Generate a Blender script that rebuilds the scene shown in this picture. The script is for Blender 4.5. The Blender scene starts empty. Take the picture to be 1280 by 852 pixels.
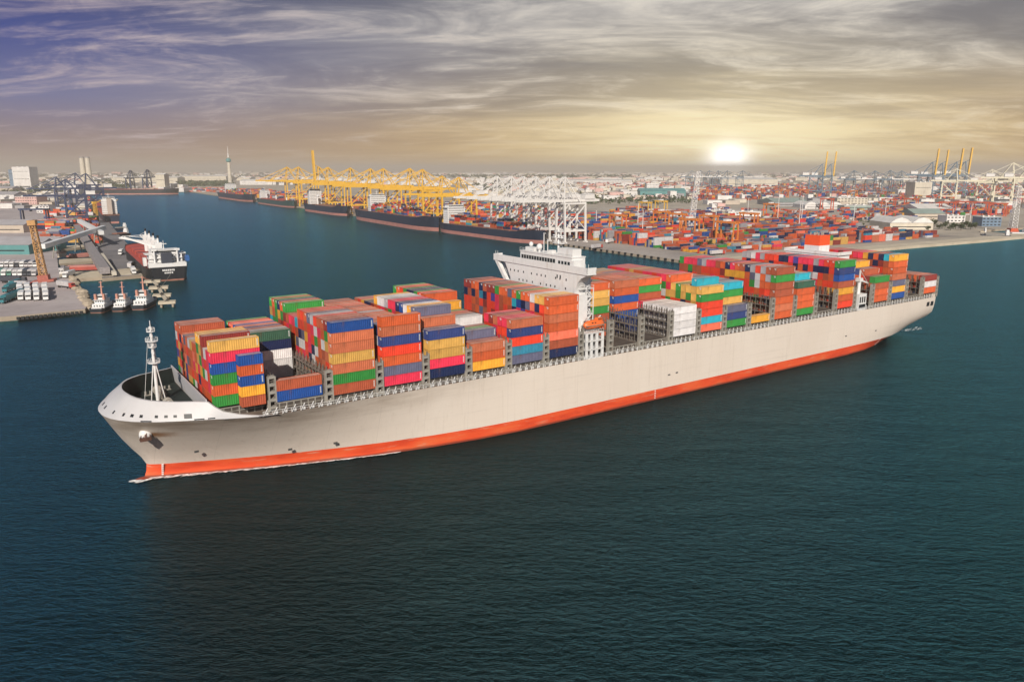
import bpy, bmesh, math, random
from mathutils import Vector, Matrix
from mathutils.bvhtree import BVHTree
from mathutils.geometry import tessellate_polygon

random.seed(7)
S = bpy.context.scene
COL = S.collection
R = math.radians

def lin(r, g, b):
    f = lambda c: (c/255/12.92) if c/255 <= .04045 else ((c/255+.055)/1.055)**2.4
    return (f(r), f(g), f(b), 1)

# ------------------------------------------------------------------ camera
CAM_H, PITCH, FPX = 80.937, 0.220683, 950.653
cam = bpy.data.cameras.new('camera')
cam.sensor_width = 36; cam.sensor_fit = 'HORIZONTAL'
cam.lens = FPX/1280*36
cam.clip_start = 1; cam.clip_end = 80000
camera = bpy.data.objects.new('camera', cam); COL.objects.link(camera)
camera.location = (0, 0, CAM_H)
camera.rotation_euler = (math.pi/2-PITCH, 0, 0)
S.camera = camera
S.render.resolution_x, S.render.resolution_y = 1024, 681

# ------------------------------------------------------------------ colour management
S.view_settings.view_transform = 'Standard'
S.view_settings.look = 'None'
S.view_settings.exposure = 0.0
S.view_settings.gamma = 1.0
S.view_settings.use_curve_mapping = False
S.cycles.use_denoising = True
S.cycles.max_bounces = 5
S.cycles.diffuse_bounces = 2
S.cycles.glossy_bounces = 3
S.cycles.volume_bounces = 0
S.cycles.transparent_max_bounces = 4
S.cycles.caustics_reflective = False
S.cycles.caustics_refractive = False

# ------------------------------------------------------------------ sun lamp: behind the camera, a little to the right
SUN_EL, SUN_AZ = R(31), R(182)          # azimuth clockwise from +Y
sun = bpy.data.lights.new('sun', 'SUN')
sun.energy = 4.7; sun.angle = R(0.6); sun.color = (1.0, 0.92, 0.81)
sun_o = bpy.data.objects.new('sun', sun); COL.objects.link(sun_o)
sv = Vector((math.sin(SUN_AZ)*math.cos(SUN_EL), math.cos(SUN_AZ)*math.cos(SUN_EL), math.sin(SUN_EL)))
sun_o.rotation_euler = (-sv).to_track_quat('-Z', 'Y').to_euler()
sun_o.location = (0, -100, 400)

# ------------------------------------------------------------------ node helpers
class NT:
    def __init__(self, tree): self.t = tree
    def n(self, typ, ins=None, **props):
        nd = self.t.nodes.new(typ)
        for k, v in props.items(): setattr(nd, k, v)
        for k, v in (ins or {}).items(): self.put(nd.inputs[k], v)
        return nd
    def put(self, sock, v):
        if isinstance(v, bpy.types.NodeSocket): self.t.links.new(v, sock)
        elif isinstance(v, bpy.types.Node): self.t.links.new(v.outputs[0], sock)
        else: sock.default_value = v
    def m(self, op, a, b=0.0, c=0.0, clamp=False):
        return self.n('ShaderNodeMath', {0: a, 1: b, 2: c}, operation=op, use_clamp=clamp).outputs[0]
    def smooth(self, v, a, b):
        return self.n('ShaderNodeMapRange', {'Value': v, 'From Min': a, 'From Max': b}, interpolation_type='SMOOTHSTEP').outputs[0]
    def mix(self, f, a, b, blend='MIX'):
        nd = self.t.nodes.new('ShaderNodeMix'); nd.data_type = 'RGBA'; nd.blend_type = blend
        self.put(nd.inputs[0], f); self.put(nd.inputs[6], a); self.put(nd.inputs[7], b)
        return nd.outputs[2]
    def ramp(self, f, stops):
        nd = self.t.nodes.new('ShaderNodeValToRGB'); cr = nd.color_ramp
        while len(cr.elements) < len(stops): cr.elements.new(.5)
        for e, (p, c) in zip(cr.elements, stops): e.position = p; e.color = c
        self.put(nd.inputs[0], f); return nd.outputs[0]
    def noise(self, vec, scale, detail=4, rough=.55, dist=0.0):
        return self.n('ShaderNodeTexNoise', {'Vector': vec, 'Scale': scale, 'Detail': detail, 'Roughness': rough, 'Distortion': dist}).outputs[0]

# ------------------------------------------------------------------ sky: sunset cloud band low down, clear Nishita sky overhead
W = bpy.data.worlds.new('World'); S.world = W; W.use_nodes = True
W.node_tree.nodes.clear()
k = NT(W.node_tree)
def build_sky():
    tc = k.n('ShaderNodeTexCoord').outputs['Generated']
    d = k.n('ShaderNodeVectorMath', {0: tc}, operation='NORMALIZE').outputs[0]
    sx = k.n('ShaderNodeSeparateXYZ', {0: d}); x, y, z = sx.outputs
    zc = k.m('MAXIMUM', z, 0.0)
    az = k.m('ARCTAN2', x, y)                       # 0 straight ahead, + to the right
    GA, GZ = 0.270, 0.0065                          # where the low sun glows through the cloud
    da = k.m('SUBTRACT', az, GA); dz = k.m('SUBTRACT', z, GZ)
    left = k.ramp(k.m('MULTIPLY', zc, 2.5), [(0, lin(172, 148, 130)), (.09, lin(146, 128, 132)), (.2, lin(112, 116, 156)), (.36, lin(60, 76, 142)), (.50, lin(40, 56, 116)), (.58, (.30,.58,1.0,1)), (.88, (.22,.48,.86,1)), (1, lin(56, 92, 140))])  # bright blue stops in both ramps: band added above view for water to reflect
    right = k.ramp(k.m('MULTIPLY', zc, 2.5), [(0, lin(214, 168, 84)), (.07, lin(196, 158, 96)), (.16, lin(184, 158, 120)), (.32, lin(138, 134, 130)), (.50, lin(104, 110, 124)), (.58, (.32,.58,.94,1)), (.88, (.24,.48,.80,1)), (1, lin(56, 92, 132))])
    lr = k.smooth(az, -0.62, 0.22)
    base = k.mix(lr, left, right)
    # cloud deck, seen in perspective
    hz = k.m('ADD', zc, 0.12)
    px = k.m('DIVIDE', x, hz); py = k.m('DIVIDE', y, hz)
    P = k.n('ShaderNodeCombineXYZ', {0: px, 1: py, 2: 0.0}).outputs[0]
    def layer(rot, sc, loc): return k.n('ShaderNodeMapping', {'Vector': P, 'Rotation': (0, 0, R(rot)), 'Scale': sc, 'Location': loc}).outputs[0]
    A_ = layer(38, (.80, 1.55, 1), (3.1, 1.7, 0)); B_ = layer(-16, (.55, 1.35, 1), (8.0, 2.0, 0))
    n1 = k.noise(A_, 1.15, 9, .62, 1.1)
    n2 = k.noise(B_, .85, 9, .60, .8)
    n3 = k.noise(B_, .26, 4, .5, .5)
    n4 = k.noise(A_, 4.2, 7, .66, 1.4)
    low = k.smooth(zc, .0, .05)                     # streaks melt together near the horizon
    tone = k.m('ADD', k.m('MULTIPLY', n1, .55), k.m('ADD', k.m('MULTIPLY', n2, .35), k.m('MULTIPLY', n4, .06)))
    dkc = k.mix(k.smooth(zc, .0, .10), lin(172, 138, 92), lin(122, 121, 126))
    ltc = k.mix(k.smooth(zc, .0, .12), lin(232, 196, 134), lin(222, 216, 208))
    deck = k.mix(k.smooth(tone, .36, .62), dkc, ltc)
    cov = k.m('MULTIPLY', lr, k.m('MULTIPLY_ADD', k.smooth(n3, .36, .60), .50, .34))
    cov = k.m('MULTIPLY', cov, k.m('MULTIPLY_ADD', low, .55, .45))
    c2 = k.mix(cov, base, deck)
    # separate wisps over the blue part
    wl = k.m('MULTIPLY', k.smooth(k.m('ADD', k.m('MULTIPLY', n1, .75), k.m('MULTIPLY', n4, .25)), .47, .73), k.m('MULTIPLY_ADD', low, .80, .15))
    c2 = k.mix(wl, c2, k.mix(lr, lin(196, 178, 182), lin(230, 222, 208)))
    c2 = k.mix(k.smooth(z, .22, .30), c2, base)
    # the veiled sun
    def gauss(wa, wz):
        q = k.m('ADD', k.m('POWER', k.m('ABSOLUTE', k.m('DIVIDE', da, wa)), 2.0), k.m('POWER', k.m('ABSOLUTE', k.m('DIVIDE', dz, wz)), 2.0))
        return k.m('POWER', 2.71828, k.m('MULTIPLY', q, -1.0))
    cl = k.m('MULTIPLY_ADD', k.smooth(n2, .35, .65), .55, .55)
    c3 = k.mix(k.m('MULTIPLY', gauss(.32, .10), k.m('MULTIPLY', cl, .62)), c2, lin(250, 214, 138))
    c3 = k.mix(k.m('MULTIPLY', gauss(.20, .082), k.m('MINIMUM', k.m('MULTIPLY', cl, 1.0), .95)), c3, (1.25, 1.12, .72, 1))
    c3 = k.mix(k.m('MINIMUM', k.m('MULTIPLY', gauss(.023, .0195), 1.4), 1.0), c3, (2.8, 2.7, 2.5, 1))
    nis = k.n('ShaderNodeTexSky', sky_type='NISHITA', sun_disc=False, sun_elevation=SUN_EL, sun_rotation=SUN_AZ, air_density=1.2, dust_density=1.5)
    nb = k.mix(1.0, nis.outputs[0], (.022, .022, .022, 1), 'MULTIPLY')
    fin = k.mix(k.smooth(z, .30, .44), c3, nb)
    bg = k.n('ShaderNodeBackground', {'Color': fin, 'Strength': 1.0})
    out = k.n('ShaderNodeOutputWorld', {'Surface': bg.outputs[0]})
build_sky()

# ------------------------------------------------------------------ geometry helpers
class MB:
    """collects boxes, beams, tubes and sheets; build() links them as one mesh object"""
    def __init__(self): self.v = []; self.f = []; self.mi = []; self.sm = []
    def add(self, vs, fs, mi=0, smooth=False):
        o = len(self.v); self.v.extend([tuple(p) for p in vs])
        for f in fs: self.f.append([i+o for i in f]); self.mi.append(mi); self.sm.append(smooth)
    def box(self, x0, x1, y0, y1, z0, z1, mi=0):
        self.add([(x0,y0,z0),(x1,y0,z0),(x1,y1,z0),(x0,y1,z0),(x0,y0,z1),(x1,y0,z1),(x1,y1,z1),(x0,y1,z1)],
                 [(0,3,2,1),(4,5,6,7),(0,1,5,4),(1,2,6,5),(2,3,7,6),(3,0,4,7)], mi)
    def beam(self, p, q, w, h=None, mi=0, w2=None):
        p = Vector(p); q = Vector(q); h = h or w; d = (q-p)
        if d.length < 1e-6: return
        d.normalize(); up = Vector((0,0,1)) if abs(d.z) < .95 else Vector((1,0,0))
        a = d.cross(up).normalized(); b = a.cross(d).normalized(); k2 = 1 if w2 is None else w2/w
        vs = [c + a*sx*w/2*kk + b*sy*h/2*kk for c, kk in ((p,1),(q,k2)) for sx, sy in ((-1,-1),(1,-1),(1,1),(-1,1))]
        self.add(vs, [(3,2,1,0),(4,5,6,7),(0,1,5,4),(1,2,6,5),(2,3,7,6),(3,0,4,7)], mi)
    def tube(self, p, q, r, n=8, mi=0, r2=None, cap=True):
        p = Vector(p); q = Vector(q); d = (q-p).normalized(); r2 = r if r2 is None else r2
        up = Vector((0,0,1)) if abs(d.z) < .95 else Vector((1,0,0))
        a = d.cross(up).normalized(); b = a.cross(d).normalized()
        vs = [c + (a*math.cos(t)+b*math.sin(t))*rr for c, rr in ((p,r),(q,r2)) for t in [2*math.pi*i/n for i in range(n)]]
        fs = [(i,(i+1)%n,n+(i+1)%n,n+i) for i in range(n)]
        self.add(vs, fs, mi, True)
        if cap: self.add(vs, [tuple(range(n-1,-1,-1)), tuple(range(n,2*n))], mi)
    def ball(self, c, rx, ry, rz, n=10, m=6, mi=0):
        vs = []; fs = []
        for j in range(m+1):
            ph = math.pi*j/m
            for i in range(n):
                t = 2*math.pi*i/n
                vs.append((c[0]+rx*math.sin(ph)*math.cos(t), c[1]+ry*math.sin(ph)*math.sin(t), c[2]+rz*math.cos(ph)))
        for j in range(m):
            for i in range(n): fs.append((j*n+i, (j+1)*n+i, (j+1)*n+(i+1)%n, j*n+(i+1)%n))
        self.add(vs, fs, mi, True)
    def prism(self, pts, z0, z1, mi=0, mi_side=None):
        """vertical prism over a plan polygon (any shape)"""
        n = len(pts); tris = tessellate_polygon([[Vector((p[0],p[1],0)) for p in pts]])
        ar = sum(pts[i][0]*pts[(i+1)%n][1]-pts[(i+1)%n][0]*pts[i][1] for i in range(n))
        top = [(p[0],p[1],z1) for p in pts]; bot = [(p[0],p[1],z0) for p in pts]
        o = len(self.v); self.v.extend(top+bot)
        for t in tris:
            a,b,c = t; A,B,C = pts[a],pts[b],pts[c]
            if (B[0]-A[0])*(C[1]-A[1])-(B[1]-A[1])*(C[0]-A[0]) < 0: a,c = c,a
            self.f.append([o+a,o+b,o+c]); self.mi.append(mi); self.sm.append(False)
        for i in range(n):
            j = (i+1)%n; f = [o+i,o+n+i,o+n+j,o+j]
            if ar < 0: f.reverse()
            self.f.append(f); self.mi.append(mi if mi_side is None else mi_side); self.sm.append(False)
    def prof(self, pts, axis, a0, a1, mi=0):
        """extrude a closed 2D profile; axis 'y': pts are (x,z); axis 'x': pts are (y,z)"""
        n = len(pts)
        g = (lambda p,a: (p[0],a,p[1])) if axis == 'y' else (lambda p,a: (a,p[0],p[1]))
        vs = [g(p,a0) for p in pts]+[g(p,a1) for p in pts]
        fs = [(i,(i+1)%n,n+(i+1)%n,n+i) for i in range(n)]+[tuple(range(n-1,-1,-1)), tuple(range(n,2*n))]
        self.add(vs, fs, mi)
    def mesh(self, name, mats):
        me = bpy.data.meshes.new(name); me.from_pydata(self.v, [], self.f)
        for m in (mats if isinstance(mats, (list, tuple)) else [mats]): me.materials.append(m)
        me.polygons.foreach_set('material_index', self.mi)
        me.polygons.foreach_set('use_smooth', self.sm)
        me.validate(); me.update()
        return me
    def build(self, name, mats, parent=None, fix=False):
        me = self.mesh(name, mats)
        if fix:
            b = bmesh.new(); b.from_mesh(me); bmesh.ops.recalc_face_normals(b, faces=b.faces); b.to_mesh(me); b.free()
        o = bpy.data.objects.new(name, me); COL.objects.link(o)
        if parent: o.parent = parent
        return o

def tag(o, label=None, cat=None, group=None, kind=None):
    if label: o['label'] = label
    if cat: o['category'] = cat
    if group: o['group'] = group
    if kind: o['kind'] = kind
    return o
def empty(name, loc, rz=0.0):
    o = bpy.data.objects.new(name, None); COL.objects.link(o); o.location = loc; o.rotation_euler = (0,0,rz)
    o.empty_display_size = 1; return o
def kids(o): return CH.get(o.name, [])
def copy_thing(root, loc, rz, label=None, group=None):
    """a copy of a thing with copies of its parts and sub-parts (mesh data shared)"""
    r = root.copy(); COL.objects.link(r); r.location = loc; r.rotation_euler = (0,0,rz)
    if label: r['label'] = label
    if group: r['group'] = group
    for c in list(root.children):
        cc = c.copy(); COL.objects.link(cc); cc.parent = r
        for g in list(c.children):
            gg = g.copy(); COL.objects.link(gg); gg.parent = cc
    return r

# picture position of a ground point -> ground coordinates, and back (layout survey of the photograph)
CP, SP = math.cos(PITCH), math.sin(PITCH)
def G(u, v, z=0.0):
    rx, ry, rz = u-640, FPX*CP+(426-v)*SP, (426-v)*CP-FPX*SP
    t = (z-CAM_H)/rz
    return Vector((rx*t, ry*t, z))
def PX(p):
    Z = p[2]-CAM_H; dep = p[1]*CP-Z*SP; up = p[1]*SP+Z*CP
    return 640+FPX*p[0]/dep, 426-FPX*up/dep
ORD = ['nearest','second','third','fourth','fifth','sixth','seventh','eighth','ninth','tenth','eleventh','twelfth','thirteenth','fourteenth','fifteenth','sixteenth','seventeenth','eighteenth','nineteenth','twentieth','21st','22nd','23rd','24th','25th','26th','27th','28th','29th','30th','31st','32nd','33rd','34th','35th','36th','37th','38th','39th','40th']

# ------------------------------------------------------------------ materials
MATS = {}
def mat(name, col, rough=.6, metal=0.0, var=.12, nscale=.6, bump=0.0, dirt=None, rnd=0.0, spec=.5):
    """painted / built surface: base colour with uneven wear in object space"""
    if name in MATS: return MATS[name]
    m = bpy.data.materials.new(name); m.use_nodes = True; t = NT(m.node_tree)
    b = m.node_tree.nodes['Principled BSDF']
    tc = t.n('ShaderNodeTexCoord').outputs['Object']
    c = (*col[:3], 1)
    n = t.noise(tc, nscale, 5, .6)
    f = t.n('ShaderNodeMapRange', {'Value': n, 'From Min': .3, 'From Max': .7, 'To Min': 1-var, 'To Max': 1+var}).outputs[0]
    if rnd:
        ri = t.n('ShaderNodeObjectInfo').outputs['Random']
        f = t.m('MULTIPLY', f, t.m('MULTIPLY_ADD', ri, 2*rnd, 1-rnd))
    cm = t.n('ShaderNodeVectorMath', {0: c[:3], 3: f}, operation='SCALE').outputs[0]
    if dirt:
        n2 = t.noise(t.n('ShaderNodeMapping', {'Vector': tc, 'Scale': (1, 1, .25)}).outputs[0], dirt[1], 6, .65)
        cm = t.mix(t.m('MULTIPLY', t.smooth(n2, .52, .74), dirt[2]), cm, (*dirt[0], 1))
    t.put(b.inputs['Base Color'], cm)
    b.inputs['Roughness'].default_value = rough; b.inputs['Metallic'].default_value = metal
    b.inputs['Specular IOR Level'].default_value = spec
    if bump:
        bp = t.n('ShaderNodeBump', {'Height': t.noise(tc, nscale*3, 5, .6), 'Strength': bump, 'Distance': .05})
        t.put(b.inputs['Normal'], bp)
    MATS[name] = m; return m

WHITE = mat('white_paint', (.78,.77,.76), .45, var=.05, dirt=((.42,.33,.24), .5, .35))
STEEL = mat('stone_grey_steel', (.31,.29,.255), .6, var=.2, dirt=((.20,.12,.07), .8, .5))
DARKST = mat('dark_steel', (.06,.06,.06), .6, var=.3)
DECKP = mat('deck_paint', (.20,.15,.12), .75, var=.35, nscale=.2, dirt=((.30,.20,.14), .15, .5))
GLASS = mat('window_glass', (.02,.025,.03), .12, var=.1)
BLACK = mat('black_paint', (.012,.013,.016), .5, var=.2)
# ------------------------------------------------------------------ sea
def sea_material():
    m = bpy.data.materials.new('sea_water'); m.use_nodes = True; t = NT(m.node_tree)
    b = m.node_tree.nodes['Principled BSDF']
    tc = t.n('ShaderNodeTexCoord').outputs['Object']
    m.node_tree.nodes.remove(b)
    big = t.noise(tc, .006, 3, .5)
    body = t.ramp(big, [(.30, (.0002,.0044,.0056,1)), (.70, (.0005,.0072,.0066,1))])
    df = t.n('ShaderNodeBsdfDiffuse', {'Color': body})                                   # light scattered back out of the murky water
    gl = t.n('ShaderNodeBsdfGlossy', {'Color': (.20,.72,.98,1), 'Roughness': .18})
    fr = t.n('ShaderNodeFresnel', {'IOR': 1.33})
    sh = t.n('ShaderNodeMixShader', {0: fr.outputs[0], 1: df.outputs[0], 2: gl.outputs[0]})
    m.node_tree.links.new(sh.outputs[0], m.node_tree.nodes['Material Output'].inputs['Surface'])
    mp = lambda s, r: t.n('ShaderNodeMapping', {'Vector': tc, 'Rotation': (0,0,R(r)), 'Scale': s}).outputs[0]
    w1 = t.noise(mp((.030,.075,1), 25), 1.0, 4, .55, .4)      # swell
    w2 = t.noise(mp((.34,.80,1), 15), 1.0, 5, .60, .6)        # wind waves, a few metres long
    w3 = t.noise(mp((1.5,2.8,1), -20), 1.0, 4, .60, .4)        # ripples
    h = t.m('ADD', t.m('MULTIPLY', w1, 1.5), t.m('ADD', t.m('MULTIPLY', w2, .80), t.m('MULTIPLY', w3, .20)))
    bp = t.n('ShaderNodeBump', {'Height': h, 'Strength': .9, 'Distance': 1.0})
    for nd in (df, gl, fr): t.put(nd.inputs['Normal'], bp)
    return m
SEA = sea_material()
s_ = MB(); s_.add([(-24000,-2000,0),(24000,-2000,0),(24000,30000,0),(-24000,30000,0)], [(0,1,2,3)])
tag(s_.build('sea', SEA), 'dark teal harbour water with small wind ripples', 'water', kind='structure')
# ------------------------------------------------------------------ the container ship (local frame: x towards the stern, y to starboard, port container face at y=0)
TH = 0.966789
SD = Vector((math.sin(TH), math.cos(TH), 0)); SN = Vector((-math.cos(TH), math.sin(TH), 0))
SO = Vector((-47.787, 196.124, 0)); SRZ = math.atan2(SD.y, SD.x)
def ship_pt(s, t, z): return SO + SD*s + SN*t + Vector((0,0,z))
ZB, TIER, PIT, ROW, CL = 21.99, 2.822, 14.442, 2.6, 26.0
ship = empty('container_ship', SO, SRZ)
tag(ship, 'huge pale grey container ship with orange red waterline, loaded with coloured containers', 'container ship')

def hull_material():
    m = bpy.data.materials.new('hull_paint'); m.use_nodes = True; t = NT(m.node_tree)
    b = m.node_tree.nodes['Principled BSDF']
    tc = t.n('ShaderNodeTexCoord').outputs['Object']
    x, y, z = t.n('ShaderNodeSeparateXYZ', {0: tc}).outputs
    n1 = t.noise(t.n('ShaderNodeMapping', {'Vector': tc, 'Scale': (.05,.05,.02)}).outputs[0], 1.0, 6, .6)
    n2 = t.noise(t.n('ShaderNodeMapping', {'Vector': tc, 'Scale': (.9,.9,.05)}).outputs[0], 1.0, 6, .6)   # runs down the plating
    n3 = t.noise(t.n('ShaderNodeMapping', {'Vector': tc, 'Scale': (.03,.03,.6)}).outputs[0], 1.0, 6, .6)  # rub marks along the side
    c = t.ramp(n1, [(.3, (.735,.64,.555,1)), (.7, (.79,.70,.615,1))])
    c = t.mix(t.m('MULTIPLY', t.smooth(n2, .52, .78), .20), c, (.40,.31,.23,1))
    c = t.mix(t.m('MULTIPLY', t.smooth(n3, .55, .75), .22), c, (.46,.40,.34,1))
    # rust weeping aft from the hawse pipe
    r = t.m('MULTIPLY', t.smooth(x, -45.5, -44.2), t.m('SUBTRACT', 1.0, t.smooth(x, -43.5, -35.0)))
    zz = t.m('ABSOLUTE', t.m('SUBTRACT', z, t.m('MULTIPLY_ADD', x, -.02, 14.4)))
    r = t.m('MULTIPLY', r, t.m('SUBTRACT', 1.0, t.smooth(t.m('MULTIPLY_ADD', n2, -1.2, t.m('ADD', zz, .4)), .1, 1.2)))
    r = t.m('MULTIPLY', r, t.m('LESS_THAN', y, 26.0))
    c = t.mix(r, c, (.30,.13,.04,1))
    # grime running down from the deck edge over the bow
    gm = t.m('MULTIPLY', t.smooth(z, 11.5, 19.5), t.m('SUBTRACT', 1.0, t.smooth(x, -20.0, 75.0)))
    n4 = t.noise(t.n('ShaderNodeMapping', {'Vector': tc, 'Scale': (.05,.05,.35)}).outputs[0], 1.0, 6, .62)
    gm = t.m('MULTIPLY', gm, t.m('MULTIPLY_ADD', t.smooth(n4, .35, .65), .55, .15))
    c = t.mix(gm, c, (.26,.18,.115,1))
    # scrapes and rust along the side
    n5 = t.noise(t.n('ShaderNodeMapping', {'Vector': tc, 'Scale': (.10,.10,2.2)}).outputs[0], 1.0, 7, .72)
    c = t.mix(t.m('MULTIPLY', t.smooth(n5, .63, .72), .45), c, (.33,.20,.12,1))
    # plating seams
    sx = t.m('LESS_THAN', t.m('FRACT', t.m('DIVIDE', x, 14.0)), .006)
    sz = t.m('LESS_THAN', t.m('FRACT', t.m('DIVIDE', t.m('ADD', z, .7), 3.3)), .012)
    c = t.mix(t.m('MULTIPLY', t.m('MAXIMUM', sx, sz), .26), c, (.3,.26,.22,1))
    t.put(b.inputs['Base Color'], c); b.inputs['Roughness'].default_value = .48
    t.put(b.inputs['Normal'], t.n('ShaderNodeBump', {'Height': t.noise(tc, .22, 3, .5), 'Strength': .35, 'Distance': .25}))
    return m
def boot_material():
    m = bpy.data.materials.new('boot_paint'); m.use_nodes = True; t = NT(m.node_tree)
    b = m.node_tree.nodes['Principled BSDF']
    tc = t.n('ShaderNodeTexCoord').outputs['Object']
    n1 = t.noise(t.n('ShaderNodeMapping', {'Vector': tc, 'Scale': (.06,.06,.3)}).outputs[0], 1.0, 6, .65)
    n2 = t.noise(t.n('ShaderNodeMapping', {'Vector': tc, 'Scale': (.12,.12,1.1)}).outputs[0], 1.0, 6, .7)
    c = t.ramp(n1, [(.3, (.58,.048,.016,1)), (.5, (.78,.085,.024,1)), (.7, (.80,.15,.045,1))])
    c = t.mix(t.m('MULTIPLY', t.smooth(n2, .56, .66), .60), c, (.62,.33,.22,1))
    sz = t.n('ShaderNodeSeparateXYZ', {0: tc}).outputs[2]
    wet = t.m('SUBTRACT', 1.0, t.smooth(t.m('ADD', sz, t.m('MULTIPLY', n2, -1.2)), -.3, .3))
    c = t.mix(t.m('MULTIPLY', wet, .7), c, (.06,.03,.02,1))
    t.put(b.inputs['Base Color'], c); b.inputs['Roughness'].default_value = .5
    return m
HULLP, BOOTP = hull_material(), boot_material()
COLLARP = mat('collar_paint', (.56,.545,.555), .5, var=.06, nscale=.15, dirt=((.5,.45,.40), .4, .25))

def interp(tab, s):
    if s <= tab[0][0]: return tab[0][1:]
    for a, b in zip(tab, tab[1:]):
        if s <= b[0]:
            f = (s-a[0])/(b[0]-a[0]); return tuple(p+(q-p)*f for p, q in zip(a[1:], b[1:]))
    return tab[-1][1:]
# outer edge of the collar (knuckle): station, half breadth, height
KN = [(-53.4,0,20.4),(-53.2,3,20.4),(-52.7,5.6,20.4),(-51.8,8.4,20.4),(-50.2,11.2,20.4),(-47.8,14.0,20.4),(-45.2,16.2,20.4),(-42.2,18.2,20.4),(-38,20.3,20.4),(-34,22,20.35),(-31.5,22.9,20.3),(-30,23.4,20.25),(-28,24.0,20.1),(-24,25.0,19.9),(-20,25.8,19.7),(-15,26.3,19.6),(0,26.7,19.6),(30,26.8,19.6),(314,26.8,19.6)]
RIM = [(-47.7,0,25.25),(-47.6,2.4,25.25),(-47.3,4.6,25.25),(-46.8,6.9,25.15),(-46.0,9.2,25.05),(-44.9,11.4,24.95),(-43.4,13.4,24.85),(-41.2,15.5,24.75),(-37.5,17.7,24.55),(-33.6,19.6,24.45),(-31.2,21.3,24.35),(-29.9,22.6,23.12),(-28.2,23.6,21.93),(-24.4,24.7,20.73),(-20.2,25.6,19.93),(-15,26.2,19.38)]
STEM = [(-1.5,-45.2),(-.7,-44.9),(0,-44.6),(1.7,-43.9),(3.4,-43.5),(5.3,-44.2),(8.2,-46.4),(12.8,-49.4),(17.2,-51.7),(20.4,-53.4)]
FR = [0,.006,.015,.03,.055,.09,.14,.20,.27,.36,.46,.58,.72,.86,1.0]
W0 = [(0,0),(.006,.35),(.015,.7),(.03,1.3),(.06,2.5),(.10,4.0),(.16,6.6),(.24,9.6),(.34,13.2),(.46,17.2),(.60,21.2),(.80,25.2),(1.0,26.8)]
AFT = [(240,26.8,26.8,26.8,26.8,26.8,26.8),(256,25.6,26.5,26.8,26.8,26.8,26.8),(268,23.2,25.9,26.6,26.8,26.8,26.8),(280,19.6,24.6,26.3,26.7,26.8,26.8),(292,14.5,21.8,25.3,26.5,26.7,26.8),(303,8.5,18.0,24.0,26.1,26.5,26.6),(310,4.5,14.6,22.8,25.7,26.4,26.5),(314,2.0,12.4,21.8,25.4,26.3,26.4)]
LV = [-1.5,0,1.9,3.8,6,9,12,15,18,99]
def hull_pt(i, z, top=False):
    """bow body: point on the port side for fraction FR[i] at height z"""
    s0 = interp(STEM, min(z, 20.4))[0]; s = s0+(60-s0)*FR[i]
    sk0 = -53.4; sk = sk0+(60-sk0)*FR[i]
    hk, zk = interp(KN, sk)
    if top: return sk, hk, zk
    w0 = interp(W0, FR[i])[0]
    g = max(0, z/zk)**1.45
    if i == 0: return s, 0.0, z
    return s, w0*(1-g)+hk*g, z
sta = []                                   # stations: list of (s, hb, z) by level
for i in range(len(FR)):
    sta.append([hull_pt(i, z) if z < 50 else hull_pt(i, 20.4, True) for z in LV])
for s in (100,150,200): sta.append([(s,26.8,(z if z < 50 else 19.6)) for z in LV])
for s in (240,248,256,262,268,274,280,286,292,298,303,307,310.5,314):
    a = interp(AFT, s); zz = [0,3.8,8,12,16,19.6]; row = []
    for z in LV:
        zc = 19.6 if z > 50 else z
        hb = interp(list(zip(zz, a)), max(zc, 0))[0]
        rake = max(0, (s-300)/14)*max(0, (9-zc))*0.5
        row.append((s-rake, hb, zc))
    sta.append(row)
def skin(name, l0, l1, material):
    mb = MB(); n = l1-l0+1; vs = []; fs = []
    for side in (-1, 1):
        o = len(vs)
        for st in sta:
            for l in range(l0, l1+1): s, h, z = st[l]; vs.append((s, CL+side*h, z))
        for a in range(len(sta)-1):
            for l in range(n-1):
                q = (o+a*n+l, o+(a+1)*n+l, o+(a+1)*n+l+1, o+a*n+l+1)
                fs.append(q if side < 0 else q[::-1])
        tr = o+(len(sta)-1)*n
        if side < 0: t0 = tr
        else:
            for l in range(n-1): fs.append((t0+l, tr+l, tr+l+1, t0+l+1))
    mb.add(vs, fs, 0, True)
    o = mb.build(name, material, ship)
    o.data.set_sharp_from_angle(angle=R(38))
    return o
skin('hull', 3, 9, HULLP)
skin('boot_topping', 0, 3, BOOTP)
b_ = MB(); b_.ball((-44.5, CL, -2.2), 5.2, 2.6, 2.5, 14, 8); b_.build('bulbous_bow', BOOTP, ship)
def port_side(s, z):
    """half breadth of the hull at station s, height z (port side, any s)"""
    if s >= 60:
        return 26.8 if s < 240 else interp(list(zip([0,3.8,8,12,16,19.6], interp(AFT, s))), z)[0]
    s0 = interp(STEM, z)[0]; fr = max(0, (s-s0)/(60-s0)); hk, zk = interp(KN, -53.4+113.4*fr)
    g = max(0, z/zk)**.95; return interp(W0, fr)[0]*(1-g)+hk*g

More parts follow.
